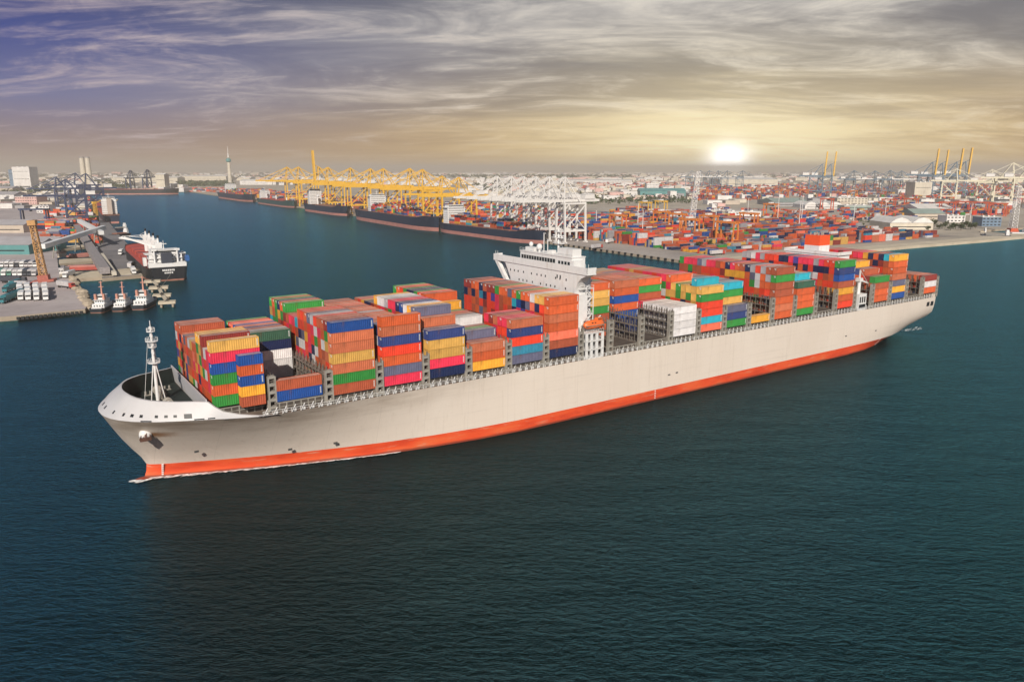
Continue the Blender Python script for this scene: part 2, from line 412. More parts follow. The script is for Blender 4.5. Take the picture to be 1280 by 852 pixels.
# collar (turtleback bulwark) with its thickness and dark inside
c_ = MB(); vs = []; n = len(RIM); m4 = 4
ring = []
full = [(-1, i) for i in range(n-1, 0, -1)]+[(1, i) for i in range(n)]
for sd, i in full:
    ks, kh, kz = KN[i]; rs, rh, rz = RIM[i]
    f = 1.0 if i < 11 else max(.15, (n-1-i)/(n-11))
    ms, mh, mz = ks+(rs-ks)*.45, kh+(rh-kh)*.38, kz+(rz-kz)*.5
    nb = max(0, rh-.55) if i else 0
    ring.append([(ks,CL+sd*kh,kz),(ms,CL+sd*mh,mz),(rs,CL+sd*rh,rz),(rs+.35,CL+sd*nb,rz)])
for a in ring: vs += a
fs = [(a*4+l, (a+1)*4+l, (a+1)*4+l+1, a*4+l+1) for a in range(len(ring)-1) for l in range(3)]
fs = [q[::-1] for q in fs]
c_.add(vs, fs, 0, True)
col_o = c_.build('bulwark_collar', COLLARP, ship, fix=True); col_o.data.set_sharp_from_angle(angle=R(40))
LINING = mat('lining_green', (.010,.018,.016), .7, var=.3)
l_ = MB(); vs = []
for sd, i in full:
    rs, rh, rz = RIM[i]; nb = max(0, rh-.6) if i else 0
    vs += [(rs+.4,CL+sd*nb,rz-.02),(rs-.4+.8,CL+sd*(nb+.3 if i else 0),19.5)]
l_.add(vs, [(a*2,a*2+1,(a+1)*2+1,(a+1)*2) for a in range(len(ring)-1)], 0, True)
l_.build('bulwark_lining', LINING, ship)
# decks
d_ = MB()
ds = [-46,-44,-42,-38,-34,-30,-26,-20,-14,-8,0,20,60,240,270,290,313.5]
dh = [max(.5, port_side(s, 18.6)-.5) for s in ds]
pts = [(s, CL-h) for s, h in zip(ds, dh)]+[(s, CL+h) for s, h in reversed(list(zip(ds, dh)))]
d_.prism([p for i, p in enumerate(pts)], 19.0, 19.45)
d_.build('weather_deck', DECKP, ship)
fd = MB()
for sd, i in full[::1]: pass
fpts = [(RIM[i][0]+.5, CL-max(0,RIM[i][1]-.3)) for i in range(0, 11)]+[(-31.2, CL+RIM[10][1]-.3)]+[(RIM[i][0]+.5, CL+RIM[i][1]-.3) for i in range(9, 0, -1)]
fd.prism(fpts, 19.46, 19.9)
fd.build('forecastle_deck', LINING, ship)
# breakwater plate behind the forecastle
bw = MB()
bw.prof([(-30.9,19.9),(-30.55,19.9),(-31.3,25.0),(-31.6,25.0)], 'y', CL-21.0, CL+21.0)
for i in range(14): bw.prof([(-30.5,19.9),(-29.2,19.9),(-31.2,24.8)], 'y', CL-20+i*3.05, CL-19.8+i*3.05)
bw.build('breakwater', COLLARP, ship)
# mooring ports along the collar
def collar_at(s, f):
    idx = [r[0] for r in KN]
    h, z = interp(KN, s)
    # matching rim station by index
    for i in range(n-1):
        if KN[i][0] <= s <= KN[i+1][0]:
            q = (s-KN[i][0])/(KN[i+1][0]-KN[i][0]); rr = [RIM[i][j]+(RIM[i+1][j]-RIM[i][j])*q for j in range(3)]; break
    ff = f/.5
    return s+(rr[0]-s)*.45*ff, h+(rr[1]-h)*.38*ff, z+(rr[2]-z)*f
pm = MB()
def s_for_u(u):
    lo, hi = -53.3, -33.0
    for _ in range(40):
        m = (lo+hi)/2; q = collar_at(m, .26)
        if PX(ship_pt(q[0], CL-q[1], q[2]))[0] < u: lo = m
        else: hi = m
    return lo
PORTS = [(s_for_u(u), w) for u, w in ((131.5,.5),(142,.6),(154.5,.7),(165,.7),(176.5,.7),(195.5,.7),(207.5,.75),(219,.75),(235,1.7))]
for s, w in PORTS:
    f0 = .20 if w < 1.5 else .12
    f1 = .34 if w < 1.5 else .38
    e = w*.5*(min(1, .10+(s+53.4)*.16) if s < -47 else 1); A = [collar_at(s-e, f0), collar_at(s+e, f0)]; B = [collar_at(s-e, f1), collar_at(s+e, f1)]
    for sd in (-1, 1):
        q = [Vector((p[0], CL+sd*p[1], p[2])) for p in (A[0],A[1],B[1],B[0])]
        nr = (q[1]-q[0]).cross(q[3]-q[0]).normalized()
        if nr.y*sd < 0: nr = -nr
        vs = [p+nr*.05 for p in q]+[p-nr*.4 for p in q]
        pm = MB(); pm.add(vs, [(0,1,2,3),(0,4,5,1),(1,5,6,2),(2,6,7,3),(3,7,4,0)]); pm.build('mooring_port', BLACK, ship)
# fairleads and scuppers under the knuckle and aft
for s0, s1 in ((-46.0,-43.8),(-34.8,-32.6),(-31.8,-30.2)):
    for sd in (-1, 1):
        q = []
        for s in (s0, s1):
            h = interp(KN, s)[0]; q += [(s, CL+sd*(h+.06), 20.45), (s, CL+sd*(h+.06), 20.75)]
        fl = MB(); fl.add([q[0],q[2],q[3],q[1]], [(0,1,2,3)]); fl.build('fairlead', BLACK, ship)
for s in (306.0, 309.8):
    for sd in (-1,1):
        y = CL+sd*26.62; fl = MB(); fl.box(s, s+2.2, min(y,y-sd*.5), max(y,y-sd*.5)+.02, 15.6, 17.6); fl.build('fairlead', BLACK, ship)
# small hull fittings and draught marks
hm = MB()
for s, z in ((-10,6.0),(2,6.2),(127,8.3),(131,8.5),(262,8.6),(238,9.0),(-33,8.6)):
    h = port_side(s, z)
    hm.box(s-.55, s+.55, CL-h-.10, CL-h+.3, z-.2, z+.25)
hm.build('hull_mark', DARKST, ship)
dm = MB()
for s in (-40.5, 120.0, 268.0):
    for q in range(6):
        z = .5+q*.65; h = port_side(s, z); dm.box(s, s+.5, CL-h-.09, CL-h+.2, z, z+.3)
dm.build('draught_mark', WHITE, ship)
# anchor in its bolster
an = MB(); A0 = Vector((-44.6, CL-port_side(-44.6,15.3), 15.3))
an.ball(A0+Vector((0,.5,.3)), 1.6, 1.3, 1.7, 12, 8)
bol = an.build('anchor_bolster', WHITE, ship)
ANCH = mat('anchor_iron', (.10,.045,.03), .7, var=.3)
an = MB(); c0 = A0+Vector((-.3,-1.0,-.7))
an.beam(c0+Vector((.3,.6,1.6)), c0, .55, .5); an.beam(c0+Vector((-1.3,.0,.2)), c0+Vector((1.3,.1,.2)), .9, .8)
for sx in (-1,1): an.beam(c0+Vector((sx*1.2,.0,.2)), c0+Vector((sx*1.0,-.5,1.5)), .5, .3, w2=.15)
anchor = an.build('anchor', ANCH, ship)

# foremast
fm = empty('foremast', (-39.2, CL, 0)); fm.parent = ship
mp = MB(); mp.tube((0,0,19.9), (0,0,33), .46, 10, r2=.40); mp.tube((0,0,33), (0,0,41.0), .36, 10, r2=.24); mp.tube((0,0,41),(0,0,42.6),.1,6)
mp.build('mast_pole', WHITE, fm)
mt = MB()
for a in (90, 210, 330): mt.tube((2.2*math.cos(R(a)), 2.2*math.sin(R(a)), 19.9), (.3*math.cos(R(a)), .3*math.sin(R(a)), 31.5), .14, 6)
for a in (60, 180): mt.tube((3.4*math.cos(R(a)), 3.4*math.sin(R(a)), 19.9), (.9*math.cos(R(a)), .9*math.sin(R(a)), 38), .05, 4)
mt.build('mast_stay', WHITE, fm)
def platform(z, r):
    p = MB(); p.tube((0,0,z),(0,0,z+.15), r, 12)
    for i in range(10):
        a = 2*math.pi*i/10; b2 = 2*math.pi*(i+1)/10
        p.tube((r*math.cos(a),r*math.sin(a),z),(r*math.cos(a),r*math.sin(a),z+1.0),.05,4)
        p.tube((r*math.cos(a),r*math.sin(a),z+1.0),(r*math.cos(b2),r*math.sin(b2),z+1.0),.05,4)
    return p
for z, r in ((31.2,1.5),(35.4,1.0),(37.0,1.5),(39.6,1.0)): platform(z, r).build('mast_platform', WHITE, fm)
lp = MB()
for z in (33.6, 35.9, 38.2, 40.2): lp.tube((0,-.7,z),(0,-.7,z+.7),.3,8); lp.tube((0,.7,z),(0,.7,z+.7),.3,8)
lp.build('navigation_light', WHITE, fm)
# windlasses and mooring gear on the forecastle
for yy in (CL-7, CL+7):
    w = MB(); w.tube((-37.6,yy-3.4,21.2),(-37.6,yy+3.4,21.2),.35,8)
    for o_ in (-3,-1,1.2,3): w.tube((-37.6,yy+o_-.15,21.2),(-37.6,yy+o_+.15,21.2),1.25,14)
    w.box(-38.6,-36.6,yy-.6,yy+.6,19.9,21.6); w.box(-38.2,-37,yy-3.3,yy-2.6,19.9,21); w.box(-38.2,-37,yy+2.5,yy+3.3,19.9,21)
    wl_ = w.build('windlass', STEEL, ship)
    r_ = MB()
    for o_ in (-2,.2,2.1): r_.tube((-37.6,yy+o_-.75,21.2),(-37.6,yy+o_+.75,21.2),.85,12)
    r_.build('mooring_rope', WHITE, wl_)
for yy, ss in ((CL-10,-40),(CL+10,-40),(CL-13,-34.5),(CL+13,-34.5),(CL-4,-43.5),(CL+4,-43.5)):
    w = MB(); w.box(ss-1,ss+1,yy-.4,yy+.4,19.9,20.1)
    for o_ in (-.6,.6): w.tube((ss+o_,yy,20.1),(ss+o_,yy,21.1),.28,8)
    w.build('bollard', STEEL, ship)

# ---- bays: start station, label words
BAYS = {'F1':-29.5,'F2':-14.4}
for i in range(6): BAYS['P%d'%(i+1)] = i*PIT
for i in range(10): BAYS['P%d'%(i+7)] = 128.5+PIT*(i-2)
for i in range(4): BAYS['P%d'%(i+17)] = 258.1+PIT*i
# hatch covers and coamings under the bays
HATCH_SHADED = mat('hatch_paint_shaded', (.085,.07,.06), .75, var=.35, nscale=.3)  # colour darkened to hold the shadow below the containers
for nme, s in BAYS.items():
    hc = MB()
    hb = 25.0 if nme not in ('F1','F2') else (20.0 if nme == 'F1' else 23.5)
    hc.box(s-.3, s+12.5, CL-hb, CL+hb, 19.45, ZB-.15); hc.build('hatch_cover', HATCH_SHADED, ship)
for nme, s in BAYS.items():
    hb = 25.03 if nme not in ('F1','F2') else (20.03 if nme == 'F1' else 23.53)
    for sd in (-1,1):
        hs = MB(); y = CL+sd*hb
        for i in range(7): hs.box(s+.2+i*1.93, s+.5+i*1.93, min(y,y-sd*.2)-.1, max(y,y-sd*.2)+.1, 19.5, ZB-.2)
        hs.box(s-.2, s+12.4, min(y,y-sd*.3)-.16, max(y,y-sd*.3)+.16, ZB-.42, ZB-.16); hs.box(s-.2, s+12.4, min(y,y-sd*.3)-.16, max(y,y-sd*.3)+.16, 20.5, 20.66)
        hs.build('coaming_stiffener', STEEL, ship)
# railing along both sides
rl = MB(); s = -19.0
while s < 312:
    for sd in (-1, 1):
        h = interp(KN, s)[0]; y = CL+sd*(h-.15); rl.beam((s,y,19.5),(s,y,20.75),.09)
        if s < 309.5: h2 = interp(KN, s+2.4)[0]; y2 = CL+sd*(h2-.15); rl.beam((s,y,20.75),(s+2.4,y2,20.75),.09); rl.beam((s,y,20.15),(s+2.4,y2,20.15),.06)
        if sd < 0: rl.beam((s+.2,y+.1,19.6),(s+1.5,y+.9,21.2),.16); rl.box(s+.6,s+1.5,y+.6,y+1.0,19.5,20.2)
    s += 2.4
rl.build('deck_railing', WHITE, ship)
# lashing bridges in the gaps between bays
RACK = mat('rack_steel', (.17,.15,.13), .65, var=.25, dirt=((.16,.08,.04), .8, .5))
def lashing(s, tiers, hb, full=True, c=CL):
    mb = MB(); h = ZB+tiers*TIER
    rows = int(hb*2/ROW); x0, x1 = s-1.75, s-.5
    for i in range(rows+1):
        y = c-hb+i*ROW
        for x in (x0, x1): mb.box(x-.10, x+.10, y-.12, y+.12, 19.45, h+1.0, 1)
    t_ = 0.0
    while t_ <= tiers+.05:
        z = ZB+t_*TIER; mb.box(x0-.2, x1+.2, c-hb, c+hb, z-.16, z, 1)
        for x in (x0-.15, x1+.15):
            mb.box(x-.03, x+.03, c-hb, c+hb, z+.97, z+1.03, 1)
        t_ += 1.0
    for sd in (-1, 1):                      # boxed towers at the ship's sides
        y0, y1 = (c-hb-.55, c-hb+.75) if sd < 0 else (c+hb-.75, c+hb+.55)
        for x in (x0-.35, x1+.15): mb.box(x, x+.35, y0, y1, 19.45, h+.4)
        zz = 20.2
        while zz < h: mb.box(x0-.0, x1+.15, y0+.02, y1-.02, zz, zz+.75); zz += TIER*.72
        for x in (x0-.75, x1+.2): mb.prof([(x,19.5),(x+.55,19.5),(x+.45,22.6),(x+.1,22.6)], 'y', y0+.2, y1-.2)
    for i in range(0, rows, 2):
        y = c-hb+i*ROW; mb.beam((x1,y,ZB),(x1,y+ROW,ZB+TIER*min(1,tiers)),.12,.12,1)
    return mb.build('lashing_bridge', [STEEL, RACK], ship)
LB = {'F2':(2.3,22.6),'P1':(2.3,25.4),'P2':(2.6,26),'P3':(2.6,26),'P4':(2.6,26),'P5':(2.7,26),'P6':(2.7,26),'P7':(3.3,26),'P8':(3.3,26),'P9':(3.3,26),'P10':(3.0,26),'P11':(2.8,26),'P12':(2.8,26),'P13':(3.0,26),'P14':(2.9,26),'P15':(2.9,26),'P16':(2.9,26),'P17':(2.9,26),'P18':(2.9,26),'P19':(2.8,26),'P20':(2.8,26)}
for nme, (tiers, hb) in LB.items(): lashing(BAYS[nme], tiers, hb)
lashing(BAYS['P6']+12.19+2.1, 2.7, 26); lashing(BAYS['P16']+12.19+2.1, 2.9, 26); lashing(BAYS['P20']+12.19+2.2, 2.6, 25.6)

# ---- accommodation block
ac = empty('accommodation_block', (0,0,0)); ac.parent = ship
a = MB(); x0, x1 = 87.3, 94.7; xw = 91.0
a.box(x0,x1,6.2,43.4,ZB,47.6); a.prof([(6.3,40.0),(5.4,42.3),(4.2,44.6),(2.6,46.2),(-.6,47.6),(6.3,47.6)], 'x', x0, xw)
a.prof([(43.3,41.8),(43.3,47.6),(47.0,47.6)], 'x', x0, xw); a.box(x0,xw,3.4,6.3,ZB,40.4)
a.box(x0,x1,CL-19,CL+17.5,19.45,ZB+.01)
a.build('deckhouse', WHITE, ac)
a = MB()
a.box(x0-.3,xw,-.8,54.4,47.62,48.0); a.box(x0-.3,x0,-.8,54.4,48.0,50.0); a.box(x0-.3,xw,-.8,-.5,48.0,50.0); a.box(x0-.3,xw,54.1,54.4,48.0,50.0)
a.box(xw-.3,xw,-.8,54.4,48.0,49.2); a.box(x0+.1,x1-.4,7,43,47.62,47.95)
for y in (-.6,.8,52.5,53.9): a.tube((x0+.4,y,50),(x0+.4,y,51.2),.07,5)
a.build('bridge_wing', WHITE, ac)
for yw, yh in ((53.9, 44.8),):
    st = MB(); sg = 1 if yw < CL else -1
    st.prof([(yw,47.6),(yw+sg*2.0,47.6),(yh+sg*.4-sg*1.0,40.5),(yh-sg*.4-sg*2.2,40.5)], 'x', x0-.1, x0+1.2)
    st.prof([(yw,47.6),(yw+sg*2.0,47.6),(yh+sg*.4-sg*1.0,40.5),(yh-sg*.4-sg*2.2,40.5)], 'x', xw-1, xw-.1)
    st.box(x0-.05, xw-.1, min(yh-sg*2.8,yh-sg*.2), max(yh-sg*2.8,yh-sg*.2), 40.0, 40.7)
    st.box(x0-.05, x0+1.0, min(yh-sg*2.6,yh-sg*1.4), max(yh-sg*2.6,yh-sg*1.4), ZB, 40.2)
    st.build('wing_strut', WHITE, ac, fix=True)
wh = empty('wheelhouse', (0,0,0)); wh.parent = ac
a = MB(); a.box(x0+.4,x1-1.2,8.0,37.6,48.0,52.4); a.box(x0+.2,x1-1.0,7.8,37.8,52.4,52.7); a.box(x0+1.0,x1-2.6,8.4,16.2,52.7,55.2); a.box(x0+.1,x1-2.5,6.6,8.6,48.0,51.6)
a.build('wheelhouse_wall', WHITE, wh)
for i in range(13): a = MB(); y = 17.0+i*1.55; a.box(x0+.3,x0+.5,y,y+1.2,49.8,51.3); a.build('bridge_window', GLASS, wh)
for i in range(4): a = MB(); y = 9.0+i*1.7; a.box(x0+.3,x0+.5,y,y+1.1,49.8,51.0); a.build('bridge_window', GLASS, wh)
a = MB()
for y in [8+i*2 for i in range(16)]: a.tube((x0+.5,y,52.7),(x0+.5,y,53.7),.05,4)
a.box(x0+.45,x0+.55,8,38,53.65,53.72); a.box(x0+.45,x0+.55,8,38,53.15,53.2)
a.box(x0+1.5,x0+4,31,36,52.7,54.0); a.ball((x0+2.5,28.8,54.4),1.1,1.1,1.2); a.tube((x0+2.5,28.8,52.7),(x0+2.5,28.8,54),.4,8)
a.ball((x0+3,34.5,54.9),.8,.8,.9); a.box(x0+2,x0+4,21,23,52.7,53.8)
a.build('monkey_island', WHITE, wh)
def port_hole(*b):
    w = MB(); w.box(*b); w.build('porthole', GLASS, ac)
for row, z in enumerate((44.6, 41.6, 38.6, 35.6)):
    for i in range(12 if row else 13):
        y = 10+i*2.75+((row*7+i*5)%3)*.3
        if (i*3+row) % 5 == 4: continue
        port_hole(x0-.04,x0+.1,y,y+.55,z,z+.75)
for y in (13.2,14.9): port_hole(x0-.04,x0+.1,y,y+.6,45.0,46.2)
for z in (24.5,27.5,30.5,33.5,36.5,39.5):
    for s in (89,91,93): port_hole(s,s+.6,6.14,6.3,z,z+.8)
mm = empty('radar_mast', (91.0, 19.4, 0)); mm.parent = ac
a = MB(); a.tube((0,0,52.7),(0,0,61.5),.42,10,r2=.25)
for dx, dy in ((2,1.2),(2,-1.2)): a.tube((dx,dy,52.7),(0,0,58.5),.16,6)
a.build('mast_pole', WHITE, mm)
a = MB()
for z, w in ((56.2,2.4),(58.2,3.0),(60.2,1.8)): a.box(-.8,.8,-w,w,z,z+.15); 
for y in (-1.8,1.8): a.box(-.15,.15,y-1.2,y+1.2,58.8,59.15); a.tube((0,y,58.3),(0,y,58.9),.25,8)
for y in (-2.2,-1.2,1.2,2.2): a.tube((.2,y,60.2 if abs(y)<1.5 else 56.2),(.2,y,61.8 if abs(y)<1.5 else 57.8),.07,5)
a.build('radar_scanner', WHITE, mm)
for y, z in ((25.0,59.6),(22.8,57.6)):
    q = MB(); q.tube((x0+1.6,y,52.7),(x0+1.6,y,z),.16,6); q.box(x0+1.4,x0+1.8,y-.9,y+.2,z-.2,z); q.build('signal_pole', WHITE, ac)
# stair and balcony stack on the port side of the house
sb = MB()
for i, z in enumerate([22.0+2.9*j for j in range(8)]):
    w = 1.7 if z > 30 else 3.0
    sb.box(88.6,94.7,6.15-w,6.15,z-.15,z)
    for yy in (6.15-w+.08,):
        sb.box(88.6,94.7,yy-.05,yy+.05,z+1.0,z+1.08); sb.box(88.6,94.7,yy-.03,yy+.03,z+.5,z+.55)
        for s in (88.7,90.6,92.6,94.6): sb.box(s-.05,s+.05,yy-.05,yy+.05,z,z+1.05)
    sb.beam((91.4 if i%2 else 94.2, 5.6-w*.4, z), (94.2 if i%2 else 91.4, 5.6-w*.4, z+2.9), .7, .12)
    for s in (91.3,94.5): sb.box(s-.12,s+.12,6.15-w,6.15-w+.2,z-2.75,z-.15)
sb.build('balcony_stairs', WHITE, ac)
# embarkation tower under the lifeboat
et = MB()
for z in (19.5,22.4,25.3,28.0): et.box(87.4,95.2,-.6,5.0,z,z+.25)
for s in (87.4,89.5,91.8,94.3):
    for y in (-.6,4.5): et.box(s,s+.9,y,y+.5,19.5,28.1)
for z in (20.5,21.0,23.4,23.9,26.3,26.8): et.box(88.0,95.0,-.5,-.42,z,z+.08)
for s in [87.5+i*1.08 for i in range(8)]: et.tube((s,-.5,28.2),(s,-.5,29.3),.05,4)
et.box(87.4,95.2,-.55,-.45,29.25,29.35)
for s in (89.0,94.6):
    et.beam((s,3.6,28.2),(s,3.2,31.4),.4,.5); et.beam((s,3.2,31.4),(s,.8,33.4),.35,.4)
et.build('embarkation_tower', WHITE, ac)
# engine casing and funnel
ec = empty('engine_casing', (0,0,0)); ec.parent = ship
a = MB(); a.box(246.2,256.4,12.5,39.5,19.45,43.0); a.box(245.9,256.7,11.6,40.4,43.0,43.3)
for y in (11.7,40.3): a.box(246,256.6,y-.08,y+.08,43.3,44.5)
a.box(246,246.12,11.7,40.3,43.3,44.5)
for z in (26,30,34,38): a.box(245.4,246.2,13,39,z,z+.2); a.box(245.4,245.5,13,39,z+1,z+1.1)
a.box(248,254,8.5,12.4,19.45,30); a.box(246.2,252.0,-.4,4.0,19.5,26.8); a.box(246.6,251.4,-.55,-.4,20.5,22.2,1); 
for i in range(3): a.box(246.8+i*1.7,247.6+i*1.7,-.55,-.35,23.0,25.6,1)
a.build('casing_wall', [WHITE, BLACK], ec)
a = MB(); a.box(247.0,255.2,22.3,30.1,43.3,46.6); a.build('funnel_base', WHITE, ec)
FUN = mat('funnel_orange', (.86,.10,.022), .45, var=.06)
a = MB(); a.prof([(247.0,46.6),(255.2,46.6),(255.0,51.3),(247.2,51.3)], 'y', 22.3, 30.1); a.build('funnel', FUN, ec, fix=True)
for s, y in ((248.6,24.2),(248.6,26.4),(248.6,28.4),(251,24.2),(251,27.4),(253.4,25.0),(253.4,28.2)):
    a = MB(); a.tube((s,y,51.3),(s,y,52.5),.42,8); a.build('exhaust_pipe', STEEL, ec)
# provision crane beside the casing
a = MB(); a.tube((249,2.0,26.8),(249,2.0,33.5),.8,10); a.beam((249,2.0,33),(258.5,3.0,30.4),.8,.9,w2=.4); a.beam((249,2,37.2),(257.5,3,30.9),.14); a.beam((249,2,33.2),(249,2,37.4),.5); a.box(247.8,250.2,1,3.2,32.2,33.8)
a.build('provision_crane', WHITE, ship)
# stern deck gear
a = MB(); a.box(312.6,313.9,CL-26,CL+26,19.46,20.9); a.build('stern_bulwark', HULLP, ship)

# ---- lifeboat (hangs from the ship, a thing of its own)
LBO = mat('lifeboat_orange', (.80,.16,.035), .4, var=.08)
lb = empty('lifeboat', ship_pt(91.8, 1.2, 30.6), SRZ)
tag(lb, 'orange enclosed lifeboat hanging over the white tower beside the bridge', 'lifeboat')
m_ = MB(); prof = [(-4.4,0),(-3.8,.75),(-2.4,1.25),(0,1.4),(2.4,1.3),(3.8,1.05),(4.3,.7)]
vs = []; nn = 12
for sx, r in prof:
    for i in range(nn):
        t = 2*math.pi*i/nn; vs.append((sx, r*1.0*math.cos(t), (1.25 if math.sin(t) > 0 else 1.0)*max(r,.05)*math.sin(t)))
fs = [(a_*nn+i, a_*nn+(i+1)%nn, (a_+1)*nn+(i+1)%nn, (a_+1)*nn+i) for a_ in range(len(prof)-1) for i in range(nn)]
fs += [tuple(range(nn)), tuple(reversed(range((len(prof)-1)*nn, len(prof)*nn)))]
m_.add(vs, fs, 0, True); m_.build('boat_hull', LBO, lb, fix=True)
m_ = MB(); m_.prof([(1.0,1.3),(3.4,1.2),(3.1,2.2),(1.4,2.2)], 'y', -.8, .8); m_.build('boat_cabin', LBO, lb)
m_ = MB(); m_.box(-3.8,3.8,-1.46,1.46,-.12,.05); m_.build('boat_fender', STEEL, lb)
m_ = MB()
for x in (-1.5,-.3,1.6,2.4): m_.box(x,x+.6,-1.3 if x<1 else -.83,1.3 if x<1 else .83,.75 if x<1 else 1.6,1.05 if x<1 else 1.95)
m_.build('boat_window', GLASS, lb)
# ------------------------------------------------------------------ shipping containers
CC = {'O':('orange',(205,92,48)),'R':('bright red',(226,66,40)),'B':('rust brown',(172,84,56)),'M':('maroon',(138,48,42)),'P':('crimson pink',(226,52,82)),
 'S':('salmon pink',(238,116,88)),'C':('coral brown',(196,108,74)),'T':('tan yellow',(212,164,84)),'Y':('golden yellow',(230,164,54)),'G':('green',(52,140,60)),
 'D':('dark green',(52,88,70)),'U':('blue',(28,74,146)),'K':('indigo blue',(46,62,118)),'N':('navy blue',(20,34,76)),'L':('slate grey',(98,98,122)),
 'E':('teal blue',(50,128,156)),'A':('aqua blue',(40,170,192)),'W':('white',(216,212,212)),'X':('pale grey',(160,156,160)),'V':('purple',(74,62,140))}
def cont_mat(key):
    nm = 'container_'+CC[key][0].replace(' ', '_')
    return mat(nm, lin(*CC[key][1])[:3], .55, var=.14, nscale=.35, dirt=((.16,.07,.035) if key not in 'WX' else (.40,.34,.28), .45, .35), rnd=.14)
CM = {q: cont_mat(q) for q in CC}
def roof_mat(key):                                 # roofs: same paint bleached and dusty, with sky light mixed into the colour
    c = lin(*CC[key][1]); f = .42; c = tuple(c[i]*(1-f)+(.62,.50,.43)[i]*f for i in range(3))
    return mat('container_roof_'+CC[key][0].replace(' ', '_'), c, .65, var=.16, nscale=.3, dirt=((.22,.13,.08), .3, .35), rnd=.14)
RM = {q: roof_mat(q) for q in CC}
KEYS = list(CC)
MARK = mat('marking_white', (.78,.78,.76), .5, var=.05)
def corr(mb, p0, ux, uz, nrm, L, H, ribs, depth, mi=0):
    """corrugated panel: p0 corner, ux along, uz up, nrm outward"""
    vs = []; w = L/ribs; xs = []
    for i in range(ribs): xs += [(i*w,0),(i*w+w*.30,0),(i*w+w*.5,-depth),(i*w+w*.8,-depth)]
    xs.append((L,0))
    for x, d in xs:
        b = p0+ux*x+nrm*d; vs += [b, b+uz*H]
    fs = [(2*i,2*i+2,2*i+3,2*i+1) for i in range(len(xs)-1)]
    if ux.cross(uz).dot(nrm) < 0: fs = [f[::-1] for f in fs]
    mb.add(vs, fs, mi)
def container_mesh(name, L, mats):
    mb = MB(); Wd, H = 2.46, TIER-.05; X, Y, Z = Vector((1,0,0)), Vector((0,1,0)), Vector((0,0,1)); e = .16
    for x in (0, L-e):
        for y in (0, Wd-e): mb.box(x,x+e,y,y+e,0,H)
    for y in (0, Wd-e):
        mb.box(e,L-e,y,y+e,0,.16); mb.box(e,L-e,y,y+e,H-.10,H)
    for x in (0, L-e):
        mb.box(x,x+e,e,Wd-e,0,.16); mb.box(x,x+e,e,Wd-e,H-.12,H)
    ribs = int(L*1.75)
    corr(mb, Vector((e,.02,.16)), X, Z, -Y, L-2*e, H-.26, ribs, .10)
    corr(mb, Vector((e,Wd-.02,.16)), X, Z, Y, L-2*e, H-.26, ribs, .10)
    corr(mb, Vector((.02,e,.16)), Y, Z, -X, Wd-2*e, H-.28, 6, .05)
    mb.box(L-.09,L-.03,e,Wd-e,.16,H-.12)                          # doors with their locking bars
    for y in (.45,.95,1.5,2.0): mb.box(L-.03,L+.02,y,y+.05,.2,H-.15)
    corr(mb, Vector((e,e,H-.035)), X, Y, Z, L-2*e, Wd-2*e, max(6,ribs//2), .03, 1)
    return mb.mesh(name, mats)
def marking_mesh(L, side):
    mb = MB(); H = TIER-.05
    if not side:
        mb.box(-.03,.03,.30,1.15,H-.50,H-.28); mb.box(-.03,.03,.30,.85,H-.86,H-.68); return mb.mesh('end_marking', MARK)
    for i in range(7): mb.box(L-.62,L-.34,-.03,.03,H-.62-i*.26,H-.46-i*.26)
    return mb.mesh('side_marking', MARK)
MARKM = {(L, q): marking_mesh(L, q) for L in (12.19, 6.06) for q in (True, False)}
CMESH = {}
def cmesh(key, L):
    if (key, L) not in CMESH: CMESH[(key, L)] = container_mesh('container', L, [CM[key], RM[key]])
    return CMESH[(key, L)]
FRONTW = 'OOOOOOORRRRRRRBBBBBBMMPPPYTTNNNUGGWXLSSCK'
def hs_(default, **kw):
    h = [default]*20
    for k2, v in kw.items():
        a = k2[1:].split('_'); a = [int(q) for q in a]
        for r in range(a[0], (a[1] if len(a) > 1 else a[0])+1): h[r] = v
    return h
